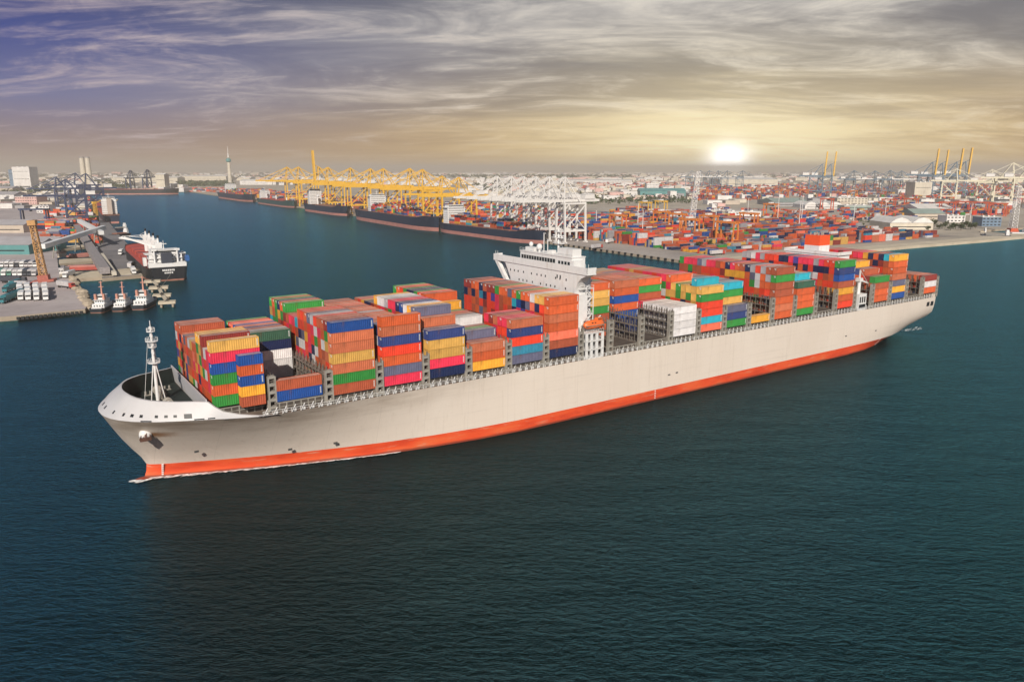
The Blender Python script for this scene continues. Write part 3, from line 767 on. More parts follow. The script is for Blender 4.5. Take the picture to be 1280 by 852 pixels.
BAY = {
 'F1': dict(off=.5, h=hs_(0,r2=6,r3_4=5,r5_7=6,r8_14=5,r15_17=6), rth={8:.95,9:.95,10:.95,11:.95,12:.95,13:.95,14:.95,15:.91,16:.91,17:.91}, port={2:'GOGUPT',3:'OPRPP',4:'ORWRW',5:'ORGPBM',6:'BRYGTT',7:'RNPTGY',15:'ORGRNB',17:'GYVRWB'}, fr={6:'..BBB.......YTM.....'}),
 'F2': dict(h=hs_(0,r1=2,r10_18=5), port={1:'UB',10:'WWWND',12:'BBRBB'}),
 'P1': dict(h=hs_(7,r10_13=6), port={0:'BGCTCCU'}, fr={7:'GOGNOG....OROLXRBBMU', 6:'TOGYGMBPPARRORPWPOGC', 5:'AGGBMRPBRBNLYPRGOWTC', 4:'RBRPBOLBYLWWRPNWOBCT', 3:'BRBORBBROPOPRNWOBCRC'}),
 'P2': dict(h=hs_(6,r0=7), port={0:'PLORKCO',1:'RRORWKO'}, fr={6:'OBOCSOBOCOXOCOSOCUK.'}),
 'P3': dict(h=hs_(6,r0_1=5,r3_13=7), port={0:'NPTTK',1:'NNTTL',2:'BORBOC',3:'NBOBCOL'}, fr={7:'......YWWXPPNUWYOB..'}),
 'P4': dict(h=hs_(7,r0_1=3,r2_4=4,r5_9=5,r10=6), port={0:'YOC',1:'BRM',2:'OOBL',3:'BOPG',4:'BORM',5:'BBOBW',10:'OBOOBY',11:'OROBROO'}),
 'P5': dict(h=hs_(2,r0_5=5,r6=3), port={0:'LERKC',1:'RRORP',2:'ROPRP',3:'BRRPC',4:'ORRRM',5:'RRBRP',6:'BOW'}),
 'P6': dict(h=hs_(7), port={0:'NBSOCOO'}, fr={7:'MMOONBMMGOOLOGOOWTTR', 6:'NBNOENRVPBOOAUNLSNRO', 5:'RROBRMRRPBRBNPVRPORO', 4:'RRBOLBRMRRORBRNORBRR', 3:'BRRMRORBRRBRROBRRBRO'}),
 'P7': dict(h=hs_(7,r0_5=0), port={6:'BOBGTTO'}),
 'P8': dict(h=hs_(7,r0_5=0), port={6:'NNUOUOC'}, fr={7:'TTOOTTOBOOOOOB......'}),  # lowest boxes of the inner row navy: shade behind the rack put into colour
 'P9': dict(h=hs_(7,r0_5=4,r6=4), port={0:'WWWW',1:'WWWW',2:'WWWW',3:'WWWW',4:'WWWW',5:'WWWW',6:'NMNP',7:'BBPWBGO'}, th=.96, fr={7:'TXTOLOPOOOTO........'}),  # dark boxes low in the inner row, coloured for the shade there
 'P10': dict(h=hs_(6,r1=7,r6_19=7), port={0:'SARRGT',1:'OWTTTTA',6:'OBTGTPO'}, fr={7:'PRPPOTOOPPRPPP....A.', 6:'PROBTOOBWNUNGTTGTTTT', 5:'BRNOBRMOBRYNWTTGTGTG'}),
 'P11': dict(h=hs_(6,r0=3), port={0:'GKL',1:'BOTTGA'}, fr={6:'OXLXOXOLXXOLXLXXLXA.'}),
 'P12': dict(h=hs_(0,r0=1,r10_19=3), port={0:'Y'}),
 'P13': dict(h=hs_(7), th=1.06, port={0:'OCOBBGB'}, fr={7:'GPPPLXPPBONPOBNXRXBB', 6:'BBGBBRRRRMYYYYOLWOXG', 5:'RBNRBOOPRRBNORRGWOOM', 4:'RRMRBOPRRRRRMORRORRO'}),
 'P14': dict(h=hs_(6,r0=5), port={0:'GOOOD',1:'BOOOBA'}, fr={6:'OWOXBOOTOOWOBOXOWTA.'}),
 'P15': dict(h=hs_(5,r0_6=0)),
 'P16': dict(h=hs_(7), th=1.05, port={0:'ROYBUKG'}, fr={7:'XXWPXRRRNNPVPPPXPRRG', 6:'RNRPRONRRORNONRNNNRK', 5:'RORBRRROPRBRORXWRBOK', 4:'RROMRBRPRRORBMOPORRB'}),
 'P17': dict(h=hs_(6,r0_1=4,r2_3=5), port={0:'OOBG',1:'RBOM',2:'BOBRB',4:'ORBOBY'}, th=1.04),
 'P18': dict(h=hs_(7), th=1.05, port={0:'UYLCOOY'}, fr={7:'RRPRRXRRPMPRPPYNONAY', 6:'RBRNRORBROMRBOBBNMBO', 5:'RORBRRNRRBRORNRBRROO'}),
 'P19': dict(h=hs_(3,r0_8=0)),
 'P20': dict(h=hs_(3), th=1.06, port={0:'OWM'}, fr={3:'GRLBTXBOORBBOOBBOBOM'}),
}
BAYW = {'F1':'foremost stack behind bow','F2':'second stack from bow','P1':'third stack from bow','P2':'fourth stack from bow','P3':'fifth stack from bow','P4':'sixth stack from bow','P5':'seventh stack from bow','P6':'tall stack before the bridge','P17':'first stack behind funnel','P18':'second stack behind funnel','P19':'third stack behind funnel','P20':'sternmost stack'}
for i, w in enumerate(['first','second','third','fourth','fifth','sixth','seventh','eighth','ninth','tenth']): BAYW['P%d'%(i+7)] = w+' stack behind bridge'
CONT = []          # dicts: bay, row, tier, colour, s, t, z, L, top
for nme, bd in BAY.items():
    th = bd.get('th', 1.0)
    for r in range(20):
        H = bd['h'][r]; th = bd.get('rth', {}).get(r, bd.get('th', 1.0))
        for q in range(H):
            cs = None
            if r in bd.get('port', {}) and q < len(bd['port'][r]): cs = bd['port'][r][q]
            f = bd.get('fr', {}).get(q+1)
            if cs is None and f and f[19-r] != '.': cs = f[19-r]
            if cs is None: cs = random.choice(FRONTW)
            CONT.append(dict(bay=nme, row=r, tier=q, h=H, c=cs, s=BAYS[nme], t=r*ROW, z=ZB+bd.get('off',0)+q*TIER*th, L=12.19, th=th))
for q, c in enumerate('BYUOU'): CONT.append(dict(bay='F1', row=1, tier=q, h=5, c=c, s=-23.45, t=2.6, z=ZB+.1+q*TIER*.955, L=6.06, th=.955))
# what shows: cast rays from the camera position to each container's faces
def visible_areas():
    vs = []; fs = []; own = []
    for i, c in enumerate(CONT):
        x0, y0, z0 = c['s'], c['t'], c['z']; x1, y1, z1 = x0+c['L'], y0+2.46, z0+TIER*c['th']-.05
        o = len(vs)
        vs += [ship_pt(*p) for p in ((x0,y0,z0),(x1,y0,z0),(x1,y1,z0),(x0,y1,z0),(x0,y0,z1),(x1,y0,z1),(x1,y1,z1),(x0,y1,z1))]
        for f in ((0,3,2,1),(4,5,6,7),(0,1,5,4),(1,2,6,5),(2,3,7,6),(3,0,4,7)): fs.append([o+q for q in f]); own.append(i)
    for bx in ((87.3,94.7,6.2,43,19,48),(87,91,-.8,54.4,47.6,50),(88,94,8,37.6,48,53),(246,256,12,40,19,43.3),(247,255.2,22.3,30,43,51)):
        x0,x1,y0,y1,z0,z1 = bx; o = len(vs)
        vs += [ship_pt(*p) for p in ((x0,y0,z0),(x1,y0,z0),(x1,y1,z0),(x0,y1,z0),(x0,y0,z1),(x1,y0,z1),(x1,y1,z1),(x0,y1,z1))]
        for f in ((0,3,2,1),(4,5,6,7),(0,1,5,4),(1,2,6,5),(2,3,7,6),(3,0,4,7)): fs.append([o+q for q in f]); own.append(-1)
    bvh = BVHTree.FromPolygons(vs, fs); eye = Vector((0,0,CAM_H))
    for i, c in enumerate(CONT):
        x0, y0, z0 = c['s'], c['t'], c['z']; x1, y1, z1 = x0+c['L'], y0+2.46, z0+TIER*c['th']-.05; tot = 0
        for org, u, v in (((x0,y0,z0),(x1-x0,0,0),(0,0,z1-z0)), ((x0,y0,z0),(0,y1-y0,0),(0,0,z1-z0)), ((x0,y0,z1),(x1-x0,0,0),(0,y1-y0,0))):
            o = Vector(org); u = Vector(u); v = Vector(v)
            a, b, d = PX(ship_pt(*o)), PX(ship_pt(*(o+u))), PX(ship_pt(*(o+v)))
            ar = abs((b[0]-a[0])*(d[1]-a[1])-(b[1]-a[1])*(d[0]-a[0])); hit = 0; N = 0
            for fu in (.1,.37,.63,.9):
                for fv in (.15,.5,.85):
                    p = ship_pt(*(o+u*fu+v*fv)); dr = p-eye; dist = dr.length; dr.normalize(); N += 1
                    loc, nor, idx, ds = bvh.ray_cast(eye, dr, dist+5)
                    if idx is not None and own[idx] == i: hit += 1
            tot += ar*hit/N
        c['vis'] = tot
visible_areas()
occ = {(c['bay'],c['row'],c['tier']) for c in CONT}
ranked = sorted(range(len(CONT)), key=lambda i: -CONT[i]['vis'])
NIND = 300
IND = set(i for i in ranked[:NIND] if CONT[i]['vis'] > 0)
RO = ['nearest','second','third','fourth','fifth','sixth','seventh','eighth','ninth','tenth','eleventh','twelfth','thirteenth','fourteenth','fifteenth','sixteenth','seventeenth','eighteenth','nineteenth','twentieth']
rows_in = {}
for c in CONT: rows_in.setdefault(c['bay'], set()).add(c['row'])
MASS = MB()         # every further container, on deck and ashore: one mass
SR = Matrix.Rotation(SRZ, 4, 'Z')
def mass_box(o, ex, ey, L, Wd, H, ci):
    """o: base corner, ex/ey: unit directions"""
    a = o; b = o+ex*L; c = o+ex*L+ey*Wd; d = o+ey*Wd; u = Vector((0,0,H))
    MASS.add([a,b,c,d,a+u,b+u,c+u,d+u], [(0,1,5,4),(1,2,6,5),(2,3,7,6),(3,0,4,7)], ci); n0 = len(MASS.v); MASS.f.append([n0-4,n0-3,n0-2,n0-1]); MASS.mi.append(ci+len(KEYS)); MASS.sm.append(False)
nmark = 0
for rank, i in enumerate(ranked):
    c = CONT[i]
    if i in IND:
        o = bpy.data.objects.new('shipping_container', cmesh(c['c'], c['L'])); COL.objects.link(o)
        o.location = ship_pt(c['s'], c['t'], c['z']); o.rotation_euler = (0,0,SRZ); o.scale = (1,1,c['th'])
        k2 = c['h']-c['tier']-1; ro = sorted(rows_in[c['bay']]).index(c['row'])
        tw = 'topmost' if k2 == 0 else RO[k2]+' from top'
        rw = RO[ro]+' row' if ro else 'nearest row'
        lab = f"{CC[c['c']][0]} container, {tw}, {rw}{' from near side' if ro else ''}, {BAYW[c['bay']]}"
        if c['L'] < 7: lab = 'short '+f"{CC[c['c']][0]} container, {tw} in the outermost short column, {BAYW[c['bay']]}"
        tag(o, lab, 'container', 'containers stacked on the container ship')
        if rank < 220:
            for q in [q for q in (True, False) if random.random() < .62]: mk = bpy.data.objects.new('side_marking' if q else 'end_marking', MARKM[(c['L'], q)]); COL.objects.link(mk); mk.parent = o
    else:
        b, r, q = c['bay'], c['row'], c['tier']
        shell = any(n_ not in occ for n_ in ((b,r-1,q),(b,r+1,q),(b,r,q+1))) or True
        if c['vis'] > 0 or r in (0,19) or (b,r,q+1) not in occ or (b,r-1,q) not in occ or (b,r+1,q) not in occ or q >= c['h']-3:
            mass_box(ship_pt(c['s'],c['t'],c['z']), SD, SN, c['L'], 2.46, TIER*c['th']-.05, KEYS.index(c['c']))
# ------------------------------------------------------------------ land, quays and shore
QA = Vector((-.520,.854,0)).normalized(); QB = Vector((.854,.520,0)).normalized()     # along the quay, inland
C0 = Vector((165,655,0))
def Q(a, b, z=0.0): return C0+QA*a+QB*b+Vector((0,0,z))
QRZ = math.atan2(QA.y, QA.x)                    # local x along the quay (away), local y = -QB
LZ = 2.6
def ground_mat(name, c1, c2, c3, s=.02, rough=.85):
    m = bpy.data.materials.new(name); m.use_nodes = True; t = NT(m.node_tree); b = m.node_tree.nodes['Principled BSDF']
    tc = t.n('ShaderNodeTexCoord').outputs['Object']
    c = t.ramp(t.noise(tc, s, 8, .62), [(.32,(*c1,1)),(.5,(*c2,1)),(.68,(*c3,1))])
    c = t.mix(t.m('MULTIPLY', t.smooth(t.noise(tc, s*9, 5, .6), .5, .7), .35), c, (c1[0]*.6,c1[1]*.6,c1[2]*.6,1))
    t.put(b.inputs['Base Color'], c); b.inputs['Roughness'].default_value = rough
    return m
LANDM = ground_mat('land_ground', (.33,.29,.24), (.45,.39,.32), (.55,.48,.39), .006)
QUAYM = ground_mat('quay_concrete', (.30,.26,.24), (.40,.35,.32), (.47,.42,.38), .02)
WALLM = ground_mat('quay_wall', (.28,.22,.16), (.40,.33,.25), (.46,.38,.29), .05)
SANDM = ground_mat('pale_sand', (.48,.41,.31), (.58,.50,.38), (.64,.56,.44), .03)
ROADM = ground_mat('pale_road', (.36,.32,.28), (.46,.41,.35), (.52,.46,.40), .01)
YARDM = ground_mat('yard_asphalt', (.22,.19,.17), (.32,.28,.25), (.40,.35,.31), .01)
def px_poly(pts, z=0): return [tuple(G(u,v,z)[:2]) for u, v in pts]
q0 = Q(0,0); far = 29000
m_ = MB()
main = [tuple(q0[:2]), tuple(Q(0,560)[:2]), tuple(Q(75,575)[:2]), tuple(Q(60,900)[:2]), tuple(Q(-120,1500)[:2]), (9000,1500), (23000,9000), (23000,far), (-23000,far), (-23000,3300), (-9000,2900), tuple(G(-150,239)[:2]), tuple(G(112,240.6)[:2]), tuple(G(222,239.6)[:2]), tuple(Q(2700,0)[:2])]
m_.prism(main, -1.5, LZ, 0, 1)
land = m_.build('ground', [LANDM, WALLM]); tag(land, 'flat built up port land reaching to the horizon', 'ground', kind='structure')
# concrete apron behind the quay edge
m_ = MB(); m_.prism([tuple(Q(-1.0,-1.0)[:2]), tuple(Q(-1.0,48)[:2]), tuple(Q(1500,48)[:2]), tuple(Q(1500,-1.0)[:2])], -1.6, LZ+.02, 0, 1)
quay = m_.build('quay', [QUAYM, WALLM]); tag(quay, 'long pale concrete quay with black fenders', 'quay', kind='structure')
RUB = mat('black_rubber', (.015,.015,.016), .7, var=.2)
fm_ = MB(); fm_.box(-1.6,1.6,-.9,.3,-1.9,.3); fmesh = fm_.mesh('fender', RUB)
for i in range(34):
    o = bpy.data.objects.new('fender', fmesh); COL.objects.link(o); o.parent = quay
    p = Q(8+i*9.5, -1.1, LZ-.2); o.location = p; o.rotation_euler = (0,0,QRZ+math.pi)
    o.rotation_euler = (0,0,QRZ)
m_ = MB(); m_.prism([tuple(Q(-3,2)[:2]), tuple(Q(-7,150)[:2]), tuple(Q(-4,300)[:2]), tuple(Q(-7,450)[:2]), tuple(Q(-5,562)[:2]), tuple(Q(20,562)[:2]), tuple(Q(17,300)[:2]), tuple(Q(22,60)[:2])], -1.7, LZ+.35)
tag(m_.build('sand_bank', SANDM), 'strip of pale sand along the shore behind the ship stern', 'shore', kind='structure')
m_ = MB(); m_.prism([tuple(Q(40,52)[:2]), tuple(Q(40,470)[:2]), tuple(Q(640,470)[:2]), tuple(Q(1500,330)[:2]), tuple(Q(1500,52)[:2])], LZ-.5, LZ+.03)
tag(m_.build('yard_pavement', YARDM), 'dark paved container yard', 'pavement', kind='structure')
for nme, pts in (('road', [(700,262),(1280,268),(1280,263.5),(700,258.5)]), ('road', [(600,247.5),(1180,256),(1180,252.5),(600,245)]), ('road', [(980,273),(1190,266),(1190,262),(980,268)])):
    m_ = MB(); m_.prism(px_poly(pts, LZ), LZ-.4, LZ+.05); tag(m_.build(nme, ROADM), kind='structure')
# left port
m_ = MB()
west = [(-400,412),(0,402),(30,399.5),(107,391.5),(111,386),(109,378),(100,366),(95,358),(97,352),(189,345.5),(193,341),(178,325.5),(160,308),(150,297),(139,283),(128,268),(119,255),(112,248),(112,238),(-900,238)]
hole_a = [(74,326),(126,323),(112,299),(80,301)]
def left_poly(pts): return px_poly(pts)
m_.prism(left_poly([(-400,412),(0,402),(30,399.5),(107,391.5),(111,386),(109,378),(100,366),(95,358),(97,352.5),(74,345),(72,326),(78,300),(92,284),(118,276),(119,255),(112,248),(112,238),(-900,238)]), -1.5, LZ, 0, 1)
lq = m_.build('left_quay', [ground_mat('left_concrete', (.36,.31,.31), (.46,.40,.40), (.53,.47,.46), .02), WALLM]); lq.name = 'harbour_quay'; tag(lq, 'pinkish concrete harbour quay with a curved corner', 'quay', kind='structure')
m_ = MB(); m_.prism(left_poly([(128,352),(188,346.5),(193,341.5),(178,325.5),(160,308),(150,297),(139,283),(119,257),(112,257),(114,282),(118,300),(124,325)]), -1.5, LZ+.01, 0, 1)
pier = m_.build('pier', [ground_mat('pier_asphalt', (.15,.14,.15), (.20,.19,.20), (.25,.23,.24), .03), WALLM]); tag(pier, 'dark surfaced pier beside the moored bulk carrier', 'pier', kind='structure')
m_ = MB(); m_.prism(left_poly([(74,352),(97,352.2),(189,346.2),(186,337),(130,342),(76,345)]), -1.5, LZ+.02, 0, 1)
tag(m_.build('jetty', [SANDM, WALLM]), 'pale concrete jetty behind the three tugboats', 'jetty', kind='structure')
for pts in ([(74,333),(126,328.5),(126,325),(74,327)], [(76,314.5),(122,309.5),(121,307),(77,310.5)]):
    m_ = MB(); m_.prism(left_poly(pts), -1.5, LZ-.3, 0, 1); tag(m_.build('jetty', [SANDM, WALLM]), kind='structure')
for i in range(15):
    u = 24+i*5.6; p = G(u, 400.3-(u-24)*.096, 0); o = bpy.data.objects.new('fender', fmesh); COL.objects.link(o); o.parent = lq; o.location = (p.x,p.y-.2,LZ-.8); o.rotation_euler = (0,0,R(14)); o.scale = (.5,1,.7)
# ------------------------------------------------------------------ cranes
CRANE = {'yellow': mat('crane_yellow', (.80,.46,.05), .5, var=.1), 'white': mat('crane_white', (.76,.73,.70), .5, var=.06), 'dark': mat('crane_dark_blue', (.03,.045,.10), .5, var=.15),
         'blue': mat('crane_grey_blue', (.12,.18,.24), .5, var=.15), 'orange': mat('crane_orange', (.72,.22,.04), .5, var=.1), 'red': mat('crane_red', (.62,.11,.05), .5, var=.1), 'cream': mat('crane_cream', (.74,.68,.52), .5, var=.08)}
def ship_to_shore(col, up, label, boomcol=None, w=1.0):
    """quay crane: x along the quay, -y over the water; rails at y=4 and y=34"""
    m = CRANE[col]; bm_ = CRANE[boomcol or col]; t = empty('quay_crane', (0,0,0)); tag(t, label, 'crane')
    X = 9.5; Y0, Y1 = 4, 34; HB = 47
    for y in (Y0,Y1):
        for x in (-X,X):
            p = MB(); p.beam((x,y,1.5),(x*.82,y,HB),1.9*w,2.2*w); p.box(x-3.5,x+3.5,y-.9,y+.9,0,1.6); p.build('leg', m, t)
    p = MB()
    for y in (Y0,Y1): p.beam((-X,y,14),(X,y,14),1.8,2.2)
    for x in (-X,X): p.beam((x*.95,Y0,14),(x*.95,Y1,14),1.5,2.0)
    p.build('portal_beam', m, t)
    p = MB()
    for y in (Y0,Y1): p.beam((-X*.82,y,HB-1),(X*.82,y,HB-1),1.8,2.4)
    for x in (-X,X): p.beam((x*.82,Y0,HB-1.2),(x*.82,Y1,HB-1.2),1.5,2.0)
    p.build('top_frame', m, t)
    p = MB()
    for x in (-X,X): p.beam((x*.95,Y0,15),(x*.86,Y1,HB-3),1.1*w); p.beam((x*.95,Y1,15),(x*.9,(Y0+Y1)/2,30),.8*w)
    p.build('cross_brace', m, t)
    p = MB()
    for x in (-3.2,3.2): p.beam((x,Y0-2,HB+2),(x,58,HB+2),1.4,3.0)
    for y in range(6,58,8): p.beam((-3.2,y,HB+2),(3.2,y,HB+2),.8)
    p.build('girder', m, t)
    p = MB()
    for x in (-3.2,3.2):
        if up: p.beam((x,Y0-3,HB+2),(x*.9,Y0-5,HB+58),2.6,3.0)
        else: p.beam((x,Y0-3,HB+2),(x,-56,HB+2.5),1.4,2.8)
    for q in range(0,53,8):
        if up: p.beam((-3.2,Y0-3-q*.04,HB+2+q),(3.2,Y0-3-q*.04,HB+2+q),1.0)
        else: p.beam((-3.2,Y0-3-q,HB+2.2),(3.2,Y0-3-q,HB+2.2),.7)
    p.build('boom', bm_, t)
    p = MB()
    for x in (-1,1): p.beam((x*7,Y0,HB),(x*2.2,Y0+4,76),1.2*w); p.beam((x*6,Y1-6,HB),(x*2.2,Y0+5,76),1.0*w)
    p.beam((-3,Y0+4,76),(3,Y0+4,76),1.6); p.beam((-4.6,Y0+2,62),(4.6,Y0+2,62),.9)
    p.build('apex_frame', m, t)
    p = MB()
    for x in (-2.4,2.4):
        p.beam((x,Y0+4,76),(x,55,HB+3),.55*w)
        if not up: p.beam((x,Y0+4,76),(x,-28,HB+3),.6*w); p.beam((x,Y0+4,76),(x,-50,HB+3),.6*w)
        else: p.beam((x,Y0+4,76),(x,Y0-6,HB+34),.5*w)
    p.build('stay', m, t)
    p = MB(); p.box(-5,5,36,50,HB+3.6,HB+9); p.prof([(-5.3,HB+9),(5.3,HB+9),(0,HB+10.2)], 'y', 35.7, 50.3); p.build('machinery_house', CRANE['white'], t)
    p = MB(); p.box(-1.6,1.6,10,13.5,HB-3.2,HB-.1); p.build('operator_cab', GLASS, t)
    return t
def solve_a(u, b=8, z=70):
    lo, hi = 0, 4000
    for _ in range(50):
        m = (lo+hi)/2
        if PX(Q(m,b,z))[0] > u: lo = m
        else: hi = m
    return lo
PROTO = {}
def crane(col, up, loc, rz, label, scale=1.0, group=None, boomcol=None):
    kx = (col, up, boomcol)
    if kx not in PROTO:
        PROTO[kx] = ship_to_shore(col, up, label, boomcol, 1.6 if col == 'dark' else 1.0); o = PROTO[kx]
    else: o = copy_thing(PROTO[kx], (0,0,0), 0)
    o.location = loc; o.rotation_euler = (0,0,rz); o.scale = (scale,)*3; o['label'] = label
    if group: o['group'] = group
    elif 'group' in o: del o['group']
    return o
CRZ = QRZ+math.pi                                   # local y inland
W5 = ['nearest','second','third','fourth','fifth','sixth','seventh','eighth']
for i, a in enumerate((222, 252, 280, 306, 334, 368)):
    crane('white', False, Q(a,1,LZ), CRZ, f'white quay crane, {W5[i]} along the quay from the bridge mast', .93, 'white quay cranes over the dark ship')
for i, (u, sc, up) in enumerate(((573,.90,0),(552,.92,0),(527,1.04,0),(511,1.06,0),(478,1.06,0),(462,1.06,0),(437,1.08,0))):
    crane('yellow', bool(up), Q(solve_a(u),1,LZ), CRZ, f'yellow quay crane with lowered boom, {ORD[i]} in the row left of white cranes', sc, 'yellow quay cranes')
for i, (u, sc, up) in enumerate(((409,1.1,0),(397,1.12,1),(372,1.12,0),(358,1.12,0))):
    crane('yellow', bool(up), Q(solve_a(u),1,LZ), CRZ, ['yellow quay crane just right of the raised yellow boom','yellow quay crane with boom raised upright','yellow quay crane just left of the raised yellow boom','last yellow quay crane of the row, above green ship'][i], sc, 'yellow quay cranes')
def at_px(u, v): return G(u, v, LZ)
# far quays on the right
for i, (u, sc) in enumerate(((1166,1.33),(1178,1.30),(1196,1.34),(1207,1.36))):
    crane('blue', True, at_px(u,246.5), R(72), f'grey blue crane with yellow boom upright, {["leftmost","second","third","rightmost"][i]} of the four at right', sc, 'cranes with raised booms', 'yellow')
for i, u in enumerate((1029,1040)):
    crane('blue', True, at_px(u,246), R(72), f'grey blue crane with yellow boom upright, {["left","right"][i]} one of the far pair', 1.26, 'cranes with raised booms', 'yellow')
for i, (u, v, sc) in enumerate(((1068,243,1.02),(1094,243,1.0),(1113,243.5,1.02),(1127,243,1.0))):
    crane('blue', False, at_px(u,v), R(88), f'grey blue crane with white lowered boom, {["leftmost","second","third","rightmost"][i]} between the raised boom groups', sc, 'blue cranes with white booms', 'white')
for i, u in enumerate((866,877,888,899,910,929)):
    crane('blue', False, at_px(u,235), R(80+i*3), f'small grey crane below the setting sun, {["leftmost","second","third","fourth","fifth","rightmost"][i]} of the row', 1.0, 'grey cranes under the sun', 'white')
for i, (u, v, sc, rz) in enumerate(((1196,253,1.08,80),(1240,253,1.05,80),(1266,255,1.25,80),(1290,256,1.25,80))):
    crane('cream', False, at_px(u,v), R(rz-15), ['cream quay crane standing before the four raised booms','cream quay crane left of the tallest cream crane','tallest cream quay crane near the barges','cream quay crane cut by the edge of the view'][i], sc, 'cream quay cranes on the right')
for i, (u, v, sc) in enumerate(((167,239,1.02),(188,239,1.06))):
    crane('dark', False, at_px(u,v), R(180), ['dark blue quay crane over the long black ship, near its middle','dark blue quay crane beside the pale sail shaped building'][i], sc)
for i, (u, v, sc, rz) in enumerate(((82,281,.86,-62),(107,268,.95,-58),(94,259,.95,-58),(70,262,.85,-75))):
    crane('dark', False, at_px(u,v), R(rz), ['dark blue grab crane behind the red container block','dark blue grab crane at the head of the pier','dark blue grab crane between the pier head and black ship','dark blue crane by the pink building'][i], sc)

def yard_gantry(col):
    t = empty('yard_gantry_crane', (0,0,0)); m = CRANE[col]
    for x in (-4,4):
        for y in (-12.5,12.5):
            p = MB(); p.beam((x,y,1.6),(x*.8,y,21),1.3,1.3); p.box(x-2,x+2,y-.6,y+.6,0,1.6); p.build('leg', m, t)
    for x in (-3.4,3.4): p = MB(); p.beam((x,-14.5,21.8),(x,14.5,21.8),1.3,2.2); p.build('girder', m, t)
    for y in (-12.5,12.5):
        p = MB(); p.beam((-4,y,3),(4,y,3),1.0); p.build('sill_beam', m, t)
        p = MB(); p.beam((-3.4,y,20.6),(3.4,y,20.6),1.0); p.build('end_beam', m, t)
    p = MB(); p.box(-3.8,3.8,-3,2,22.9,25); p.build('trolley', CRANE['white'], t)
    p = MB(); p.box(-1,1,2.2,4.4,18.6,20.9); p.build('operator_cab', GLASS, t)
    return t
RTG = {}
rtgs = [('orange',908,302),('orange',885,291),('orange',861,297),('orange',846,288),('orange',826,284),('orange',963,271),('yellow',806,268),('yellow',826,266),('orange',935,287),('orange',772,290),
        ('red',1033,262),('red',1110,263),('red',1138,262),('red',1183,268),('red',1203,267),('red',1224,268),('red',1246,270),('orange',980,247),('orange',1005,246),('orange',905,248),('orange',880,246),('orange',950,244),('orange',1065,248)]
rtgs.sort(key=lambda q: (q[0], q[1]))
cnt = {}
for col, u, v in rtgs:
    tot = sum(1 for q in rtgs if q[0] == col); i = cnt.get(col, 0); cnt[col] = i+1
    if col not in RTG: RTG[col] = yard_gantry(col); o = RTG[col]
    else: o = copy_thing(RTG[col], (0,0,0), 0)
    o.location = at_px(u, v); o.rotation_euler = (0,0,QRZ+math.pi/2)
    tag(o, f'{col} yard gantry crane straddling containers, {ORD[i].replace("nearest","first")} from left of the {col} ones', 'gantry crane', 'gantry cranes over the container yards')

# lattice masts and light poles
def lattice(h, w0, w1, n, name_mat):
    p = MB()
    P = lambda i, sx, sy: ((w0+(w1-w0)*i/n)/2*sx, (w0+(w1-w0)*i/n)/2*sy, h*i/n)
    C4 = ((-1,-1),(1,-1),(1,1),(-1,1))
    for i in range(n):
        for j in range(4):
            a, b = C4[j], C4[(j+1)%4]
            p.beam(P(i,*a),P(i+1,*a),.45); p.beam(P(i,*a),P(i+1,*b),.3); p.beam(P(i,*b),P(i+1,*a),.3); p.beam(P(i+1,*a),P(i+1,*b),.3)
    return p
for u, v, vt, lab in ((863,287,217,'tall white lattice tower leaning over the container yard'),(1265,290,243,'white lattice crane mast standing behind the barges')):
    g = at_px(u,v); sc_ = g.length/FPX; h = (v-vt)*sc_*.98
    t = empty('lattice_tower', g); tag(t, lab, 'tower'); t.rotation_euler = (0, R(5 if u < 900 else 1), 0)
    lattice(h, 7.5, 4.5, 14, None).build('lattice_mast', CRANE['white'], t)
    p = MB(); p.box(-5.5,5.5,-5.5,5.5,-.2,2.2); p.box(-4.5,4.5,-4.5,4.5,2.2,5.0); p.build('tower_base', CRANE['red'], t)
poles = [(797,286,254),(803,291,262),(894,288,258),(934,276,249),(998,290,252),(1001,284,246),(1066,285,258),(1105,281,252),(745,288,262),(972,272,243),(1212,279,258)]
pl_t = None
for i, (u, v, vt) in enumerate(sorted(poles)):
    g = at_px(u,v); h = (v-vt)*g.length/FPX
    if pl_t is None:
        pl_t = empty('light_mast', (0,0,0))
        p = MB(); p.tube((0,0,0),(0,0,1),.55,8,r2=.35); pole_me = p.build('mast_pole', CRANE['white'], pl_t)
        p = MB(); p.box(-1.8,1.8,-1.8,1.8,.985,1.01); p.build('lamp_ring', STEEL, pl_t); o = pl_t
    else: o = copy_thing(pl_t, (0,0,0), 0)
    o.location = g; o.scale = (1,1,h)
    tag(o, f'thin white floodlight mast in the yard, {ORD[i].replace("nearest","first")} from the left', 'light mast', 'floodlight masts in the yards')
